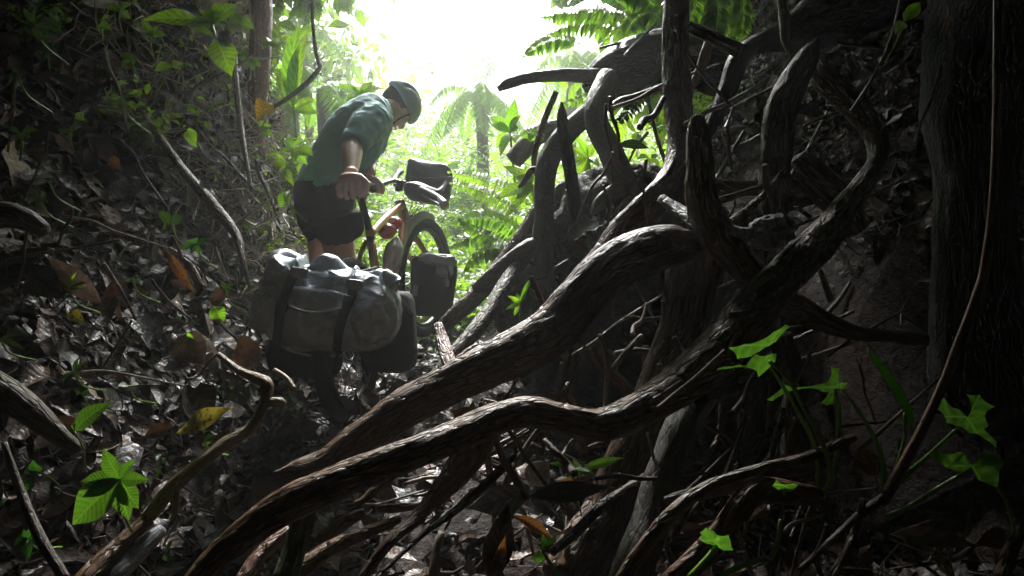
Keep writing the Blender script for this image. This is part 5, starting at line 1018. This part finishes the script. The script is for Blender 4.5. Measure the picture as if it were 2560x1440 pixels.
plantlet('small_seedling', 'feathery seedling on the dark lower left slope', (185, 930), 1.4, [(200, 890, 10), (172, 912, 12), (196, 920, 12), (152, 950, 12), (198, 935, 14), (160, 968, 12), (215, 905, 8)], 'gleaf')
plantlet('small_seedling', 'ivy like leaves beside the slender brown stick at the bottom left', (70, 1345), 1.0, [(60, 1322, 14), (104, 1320, 24), (32, 1365, 22), (72, 1398, 26), (98, 1342, 12)], 'dleaf')
plantlet('small_seedling', 'single narrow pair of blades at the lower left', (205, 985), 1.35, [(185, 975, 6), (192, 985, 8), (225, 975, 6), (240, 990, 5)], 'gleaf')
plantlet('bank_shrub', 'broad hazy leaves under the sky gap left of the helmet', (905, 240), 3.9, [(960, 222, 34), (860, 262, 30), (930, 205, 26), (880, 215, 20, 'yleaf'), (838, 215, 24, 'yleaf'), (850, 290, 26)], 'gleaf', (890, 300))
plantlet('bank_shrub', 'bright oval leaves above the person on the left', (735, 275), 3.6, [(765, 272, 26), (700, 168, 22), (748, 60, 44, 'yleaf'), (770, 78, 36), (800, 285, 24), (790, 250, 26)], 'gleaf', (740, 340))
# ------------------------------------------------------------------ ferns
def frond(P, plen, npair=22, mt='fern', droop=.35, nrm=None, asym=1., w=.28, seed=0):
    P = np.array([tuple(p) for p in P], float); C = spline(P, .01); T, N, B = frames(C, nrm if nrm is not None else (0, -1, .3))
    n = len(C); ix = np.linspace(n * .1, n - 1, npair).astype(int); t = np.linspace(.0, 1, npair)
    prof = np.sin(math.pi * (.12 + .86 * t) ** .8) ** .7; G = Geo()
    for s in (-1, 1):
        d = B[ix] * s + T[ix] * .35 - N[ix] * droop * .5; d[:, 2] -= droop * .6
        leaves(G, C[ix], d, N[ix] + rng.normal(0, .12, (npair, 3)), plen * prof * (asym if s > 0 else 1), plen * w, rng.uniform(.1, .7, npair), .1, None, 5, 3, .6)
    tube(G, P, [.0028, .0022, .0008] if len(P) == 3 else np.linspace(.003, .0008, len(P)), 6, step=.02)
    return G
FR = [
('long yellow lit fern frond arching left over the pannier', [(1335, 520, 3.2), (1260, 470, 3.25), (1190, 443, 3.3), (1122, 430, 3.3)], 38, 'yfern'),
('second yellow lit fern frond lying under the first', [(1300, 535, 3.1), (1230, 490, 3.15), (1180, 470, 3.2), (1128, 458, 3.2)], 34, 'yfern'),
('dark green fern frond pointing left behind the front wheel', [(1310, 590, 3.2), (1240, 548, 3.2), (1180, 545, 3.2), (1135, 560, 3.2)], 44, 'fern'),
('bright green fern frond spreading low by the front wheel', [(1300, 640, 3.2), (1230, 590, 3.25), (1180, 590, 3.3), (1130, 620, 3.3)], 52, 'fern'),
('green fern frond drooping below the others near the pannier', [(1300, 650, 3.0), (1240, 620, 3.05), (1190, 640, 3.1), (1160, 680, 3.1)], 44, 'fern'),
('fern frond rising steeply between the logs', [(1240, 650, 3.1), (1225, 600, 3.15), (1170, 560, 3.2), (1140, 540, 3.2)], 34, 'fern'),
('large fern frond hanging left from the top, nearest the sky', [(1570, 40, 2.9), (1490, 28, 2.95), (1420, 30, 3.0), (1355, 42, 3.05)], 52, 'fern'),
('fern frond beneath the topmost one near the sky', [(1580, 80, 2.9), (1500, 60, 2.95), (1430, 62, 3.0), (1370, 85, 3.05)], 46, 'fern'),
('short fern frond hanging down beside the tall grey root', [(1655, 50, 2.6), (1620, 30, 2.6), (1585, 50, 2.6), (1560, 90, 2.6)], 46, 'fern'),
('fern frond crossing the top edge above the tall grey root', [(1660, 20, 2.6), (1600, -10, 2.6), (1540, -5, 2.6)], 50, 'fern'),
('broad dark fern frond hanging at the top between the roots', [(1790, -30, 2.3), (1795, 20, 2.3), (1792, 70, 2.3), (1786, 112, 2.3)], 52, 'fern'),
('dark fern frond right of the broad one at the top', [(1856, -30, 2.3), (1858, 20, 2.3), (1856, 60, 2.3), (1850, 100, 2.3)], 44, 'fern'),
('fern frond leaning left at the top right of centre', [(1740, -30, 2.4), (1740, 10, 2.4), (1725, 50, 2.4), (1700, 85, 2.4)], 40, 'fern'),
('glinting wet fern frond left of the tall grey root', [(1650, 200, 2.5), (1610, 240, 2.45), (1570, 285, 2.4), (1530, 320, 2.4)], 26, 'dleaf'),
('glinting wet fern frond below the massive log', [(1600, 240, 2.45), (1575, 270, 2.4), (1550, 300, 2.4), (1525, 300, 2.4)], 24, 'dleaf'),
('pale lit fern frond beside the mossy branch bend', [(1520, 215, 2.6), (1480, 235, 2.6), (1430, 255, 2.6), (1385, 268, 2.6)], 22, 'fern'),
('dark fern frond in the shade at the top right', [(2120, 40, 2.2), (2160, 30, 2.2), (2200, 40, 2.2), (2230, 60, 2.2)], 34, 'dleaf'),
('hazy fern frond reaching left across the lit gap', [(1450, 110, 3.2), (1400, 95, 3.2), (1350, 110, 3.2), (1310, 140, 3.2)], 40, 'fern'),
('small fern frond beneath the slender branch fork', [(1360, 350, 2.9), (1330, 330, 2.9), (1300, 340, 2.9)], 26, 'fern'),
]
for lab, pts, pl, mt in FR:
    d = pts[0][2]; G = frond([W(*p) for p in pts], pl * d / 1600, 22 if pl > 30 else 14, mt); r = tag(G.obj('fern_frond', M[mt]), lab, 'fern frond')
# whole fern plants, copied
def fernplant(nf, L, mt, seed):
    rs = np.random.RandomState(seed); r = empty('fern', (0, 0, 0), 'bright green fern', 'fern')
    for i in range(nf):
        a = i / nf * 6.283 + rs.uniform(-.3, .3); l = L * rs.uniform(.7, 1.1); h = rs.uniform(.35, .7)
        P = [Vector((math.cos(a) * l * t, math.sin(a) * l * t, l * (h * 1.9 * t - 1.25 * t * t * h * 1.1))) for t in (0, .35, .7, 1.)]
        frond(P, l * .2, 18, mt, .2, nrm=(0, 0, 1)).obj('frond', M[mt], r)
    return r
FP = [fernplant(8, .5, 'fern', 1), fernplant(7, .42, 'yfern', 2), fernplant(6, .45, 'dleaf', 3)]
def onground(x, y, s, rz, tilt=(0, 0)): return Matrix.Translation((x, y, float(H(np.array([x]), np.array([y]))[0]) - .01)) @ Matrix.Rotation(rz, 4, 'Z') @ Matrix.Rotation(tilt[0], 4, 'X') @ Matrix.Scale(s, 4)
def strip(p):                                        # prototypes are moved into place as the first instance
    return p
used = set()
def put(pr, Mx, lab, grp):
    if pr.name not in used: used.add(pr.name); pr.matrix_world = Mx; pr['label'] = lab; pr['group'] = grp; return pr
    return dup(pr, Mx, lab, grp)
for i in range(34):
    x = random.uniform(-.75, .6); y = random.uniform(4.0, 6.5)
    if i > 18: x = random.uniform(-2.5, 2.5); y = random.uniform(5.5, 10)
    put(FP[0 if i % 3 else 1], onground(x, y, random.uniform(.7, 1.3), random.uniform(0, 6)), 'bright fern on the lit slope behind the bicycle' if i <= 18 else 'hazy fern on the far lit slope', 'ferns on the near lit slope' if i <= 18 else 'ferns on the far slope')
for i in range(12):
    put(FP[i % 2], onground(random.uniform(-.45, .45), random.uniform(3.95, 4.7), random.uniform(.8, 1.15), random.uniform(0, 6)), 'yellow green fern close behind the front wheel', 'ferns close behind the front wheel')
for q_, (x, y, s1) in enumerate([(120, 130, 14), (250, 60, 16), (330, 150, 18), (420, 300, 16), (620, 150, 24), (690, 110, 28), (600, 60, 26), (720, 200, 26), (560, 250, 18), (660, 400, 16), (300, 30, 20), (180, 330, 12), (380, 90, 18), (645, 330, 20)]):
    d_ = 2.2 + x / 400; plantlet('bank_seedling', ['pale', 'tilted', 'low', 'upright', 'small', 'drooping', 'leafy'][q_ % 7] + ' green seedling on the bank ' + ['left of the rosette plant', 'right of the rosette plant', 'above the drooping seedling', 'by the top of the bare root', 'beside the hazy trunk', 'right of the hazy trunk', 'left of the hazy trunk top', 'near the mustard leaf', 'by the hazy stem', 'left of the shorts', 'below the top edge', 'above the log end', 'under the red brown leaf', 'between stem and mustard leaf'][q_],
        (x, y), d_, [(x + random.uniform(-40, 40), y + random.uniform(-30, 30), s1) for _ in range(7)], 'gleaf', (x + 5, y + 50), group='seedlings on the upper left bank', stemw=4)
for i, (x, y, s) in enumerate([(.45, 3.1, .9), (.65, 3.4, 1.1), (.3, 3.6, 1), (.75, 2.8, .8), (.95, 3.3, 1), (.5, 4, 1.2), (.6, 4.6, 1.2), (.9, 4.2, 1.2), (.2, 3.3, .7), (.4, 3.8, 1.0)]):
    put(FP[0 if i % 2 else 2], onground(x, y, s, i * 1.1, (random.uniform(.3, .7), 0)), 'fern on the steep right bank among roots', 'ferns on the right bank')
# ------------------------------------------------------------------ broad leaved bushes, copied over the slopes
def bush(nl, R, Lf, mt, seed, h=1.):
    rs = np.random.RandomState(seed); r = empty('bush', (0, 0, 0), 'leafy bush', 'bush'); G = Geo(); S_ = Geo()
    for i in range(7):
        a = rs.uniform(0, 6.28); e = Vector((math.cos(a) * R * rs.uniform(.3, .9), math.sin(a) * R * rs.uniform(.3, .9), R * h * rs.uniform(.8, 1.7)))
        tube(S_, [(0, 0, -.05), (e.x * .3, e.y * .3, e.z * .5), tuple(e)], [.012 * R, .008 * R, .003 * R], 5, step=.1)
        k = nl // 7; t = rs.uniform(.3, 1.05, k)[:, None]; p = np.array([e.x, e.y, 0]) * t ** 1.6 + np.array([0, 0, e.z]) * t + rs.normal(0, R * .13, (k, 3))
        dd = rs.normal(0, 1, (k, 3)); dd[:, 2] = rs.normal(-.05, .35, k); nn = rs.normal(0, .35, (k, 3)); nn[:, 2] += 1
        L = Lf * rs.uniform(.5, 1.2, k); leaves(G, p, dd, nn, L, L * rs.uniform(.3, .5, k), rs.uniform(.1, 1.1, k), .2, rs.random_sample(k), 5)
    S_.obj('stem', M['twig'], r); G.obj('foliage', M[mt], r); return r
BS = [bush(240, .4, .11, 'gleaf', 1), bush(200, .45, .14, 'gleaf', 2), bush(260, .4, .07, 'yleaf', 3), bush(240, .4, .09, 'dleaf', 4)]
for i in range(150):
    if i >= 110:
        if i < 130: x = random.uniform(.1, 1.5); y = random.uniform(3.8, 5.6); lab, grp, s = 'bright bush low on the right slope behind the logs', 'bushes low on the right slope', random.uniform(.5, 1.1)
        else: x = random.uniform(-.8, .2); y = random.uniform(4.4, 6.2); lab, grp, s = 'bright low bush straight behind the bicycle', 'low bushes behind the bicycle', random.uniform(.35, .7)
        put(BS[(0, 2, 1)[i % 3]], onground(x, y, s, random.uniform(0, 6)), lab, grp); continue
    if i < 26: x = random.uniform(-1.5, -.8) ; y = random.uniform(4.0, 5.4); k = i % 3; lab, grp, s = 'leafy bush at the bank foot behind the person', 'bushes behind the person', random.uniform(.5, .9)
    elif i < 56: x = random.uniform(.15, 1.6); y = random.uniform(3.4, 5.4); k = (0, 2, 1, 0)[i % 4]; lab, grp, s = 'leafy bush on the right bank behind the grey trunk', 'bushes on the right bank', random.uniform(.5, .95)
    elif i < 84: y = random.uniform(6, 12); x = random.uniform(-.6, .5) * y * 1; k = i % 3; lab, grp, s = 'sunlit bush on the slope ahead', 'bushes on the slope ahead', random.uniform(.8, 1.8)
    else: y = random.uniform(10, 24); x = random.uniform(-.75, .75) * y; k = i % 2; lab, grp, s = 'far hazy bush high on the slope', 'far bushes', random.uniform(1.5, 3)
    put(BS[k], onground(x, y, s, random.uniform(0, 6)), lab, grp)
for i in range(22):
    x = random.uniform(-3.2, -1.6); y = random.uniform(2.8, 4.6); put(BS[3 if i % 3 else 0], onground(x, y, random.uniform(.3, .6), random.uniform(0, 6)), 'small dark bush high on the left bank', 'bushes high on the left bank')
# palms
def palm(h, nf, L, seed):
    rs = np.random.RandomState(seed); r = empty('palm_tree', (0, 0, 0), 'palm', 'palm'); G = Geo()
    tube(G, [(0, 0, -.3), (.05 * h, 0, h * .5), (.02, 0, h)], [.09, .07, .06], 12, .1, .1, .08); G.obj('trunk', M['wet'], r)
    for i in range(nf):
        a = i * 2.4 + rs.uniform(-.2, .2); l = L * rs.uniform(.8, 1.1); u = rs.uniform(.1, .9)
        P = [Vector((0, 0, h)) + Vector((math.cos(a) * l * t * .85, math.sin(a) * l * t * .85, l * (u * t * 1.2 - 1.2 * t * t))) for t in (0, .3, .65, 1.)]
        frond(P, l * .3, 34, 'fern', .7, nrm=(0, 0, 1), w=.09).obj('frond', M['fern'], r)
    return r
pa = palm(1.7, 11, .85, 5)
for i, (x, y, s, lab) in enumerate([(-.42, 7.6, .95, 'hazy palm with drooping fronds standing right below the sky gap'), (-1.85, 6.2, .95, 'hazy palm left of the sky gap behind the bank'), (.9, 9, 1.2, 'hazy palm to the right on the far slope'), (-4.0, 12, 1.6, 'faint palm far off at the left of the sky')]):
    mx = onground(x, y, s, i * 1.3)
    if i == 0: pa.matrix_world = mx; pa['label'] = lab
    else: dup(pa, mx, lab)
# tall trees around the clearing and the added canopy overhead
def tree(x, y, h, R, seed, lab, nl=1400, Lf=.22, mt='gleaf'):
    rs = np.random.RandomState(seed); z = float(H(np.array([x]), np.array([y]))[0]); r = empty('broadleaf_tree', (x, y, z), lab, 'tree'); T_ = Geo()
    b = Vector((x, y, z)); top = b + Vector((rs.uniform(-.3, .3), 0, h)); tube(T_, [b - Vector((0, 0, .3)), (b + top) / 2 + Vector((rs.uniform(-.2, .2), 0, 0)), top], [.05 * h / 3, .035 * h / 3, .01 * h], 12, .1, .1, .1); F_ = Geo()
    for i in range(16):
        a = rs.uniform(0, 6.28); s0 = b + (top - b) * rs.uniform(.35, .98); e = s0 + Vector((math.cos(a) * R * rs.uniform(.4, 1), math.sin(a) * R * rs.uniform(.4, 1), R * rs.uniform(-.1, .7)))
        tube(T_, [s0, (s0 + e) / 2 + Vector((0, 0, .1)), e], [.02 * h / 3, .012 * h / 3, .004], 6, step=.15)
        k = nl // 16; t = rs.uniform(.2, 1.1, k)[:, None]; p = np.array(s0) + (np.array(e) - np.array(s0)) * t + rs.normal(0, R * .16, (k, 3))
        dd = rs.normal(0, 1, (k, 3)); dd[:, 2] -= .4; nn = rs.normal(0, .5, (k, 3)); nn[:, 2] += 1; L = Lf * rs.uniform(.5, 1.2, k)
        leaves(F_, p, dd, nn, L, L * .45, rs.uniform(0, 1, k), .15, rs.random_sample(k), 4)
    T_.obj('trunk', M['wet'], r); F_.obj('crown', M[mt], r); return r
TR = [(-2.6, 6.3, 3.6, 1.2, 'hazy broadleaf tree left of the sky gap, nearest the bank'), (-4.4, 8.5, 5, 1.7, 'taller hazy tree behind the left bank'), (-3.6, 11.5, 4.5, 1.5, 'faint slender tree at the left rim of the sky gap'), (1.9, 6.2, 4.2, 1.4, 'broadleaf tree above the right bank beside the sky gap'), (3.2, 9.5, 5, 1.8, 'hazy tree behind the right bank'), (-7, 13, 7, 2.4, 'distant tall tree at the upper left'), (5, 14, 7, 2.4, 'distant tall tree at the upper right'),
      (1.35, 5.2, 2.5, .9, 'leafy tree rising behind the massive dark log'), (-2.3, 5.8, 2.5, .8, 'leafy tree at the left rim of the sky gap'), (-2.6, 5.2, 2.0, .9, 'small tree growing over the crest of the left bank'), (1.5, 4.3, 2.3, .9, 'small tree growing over the crest of the right bank')]
for i, (x, y, h, R, lab) in enumerate(TR): tree(x, y, h, R, 20 + i, lab)
# canopy: unseen leaf masses added around the camera to keep light off the gully
def shade_canopy(name, n, boxes, L0, L1):
    G = Geo()
    for (x0, x1, y0, y1, z0, z1, m) in boxes:
        p = rng.uniform((x0, y0, z0), (x1, y1, z1), (m, 3)); nn = rng.normal(0, .4, (m, 3)); nn[:, 2] += 1; L = rng.uniform(L0, L1, m)
        leaves(G, p, rng.normal(0, 1, (m, 3)) * (1, 1, .3), nn, L, L * .6, .4, .15, None, 3)
    o = G.obj(name, M['dleaf']); return tag(o, 'unseen leaf masses added over the gully to shade it', 'shade_canopy', kind='stuff')
shade_canopy('added_shade_canopy', 0, SHADE_BOXES, .5, .9)

# tell the copies of a group apart by their place from the left; leave out those outside the picture
ORD = ['leftmost', 'second from the left', 'third from the left', 'fourth from the left', 'fifth from the left', 'sixth from the left', 'seventh from the left', 'eighth from the left', 'ninth from the left', 'tenth from the left']
def ordn(k, n):
    if k < 10: return ORD[k]
    if n - 1 - k < 10: return ORD[n - 1 - k].replace('left', 'right')
    return f'{k + 1}th from the left'
for grp in {o.get('group') for o in bpy.data.objects if o.get('category') in ('bush', 'fern') and o.get('group')}:
    L_ = []
    for o in [o for o in bpy.data.objects if o.get('group') == grp and o.parent is None]:
        p = o.matrix_world.translation; px = 1280 + p.x / p.y * 1600; py = 720 - (p.z + .25 * o.matrix_world.to_scale().z - .55) / p.y * 1600
        if -60 < px < 2620 and -120 < py < 1440: L_.append((px, o))
        else:
            for c in kids(o): bpy.data.objects.remove(c)
            bpy.data.objects.remove(o)
    L_.sort(key=lambda q: q[0])
    for k, (px, o) in enumerate(L_): o['label'] = o['label'] + ', ' + ordn(k, len(L_))
# ------------------------------------------------------------------ humid air in the gully
G = Geo(); V = [(x, y, z) for z in (-12, 60) for y in (-24, 80) for x in (-70, 70)]
G.add(V, [(0, 2, 3, 1), (4, 5, 7, 6), (0, 1, 5, 4), (2, 6, 7, 3), (0, 4, 6, 2), (1, 3, 7, 5)])
hm = bpy.data.materials.new('humid air'); hm.use_nodes = True; n = hm.node_tree; n.nodes.clear()
o_ = n.nodes.new('ShaderNodeOutputMaterial'); v_ = n.nodes.new('ShaderNodeVolumePrincipled'); v_.inputs['Color'].default_value = (.93, .97, .95, 1)
v_.inputs['Density'].default_value = HAZE; v_.inputs['Anisotropy'].default_value = .55; n.links.new(v_.outputs[0], o_.inputs['Volume'])
hz = G.obj('haze', hm, None, False); tag(hz, 'pale humid haze hanging in the gully', 'haze', kind='stuff')
for l_ in list(bpy.data.lights): l_.cycles.cast_shadow = True
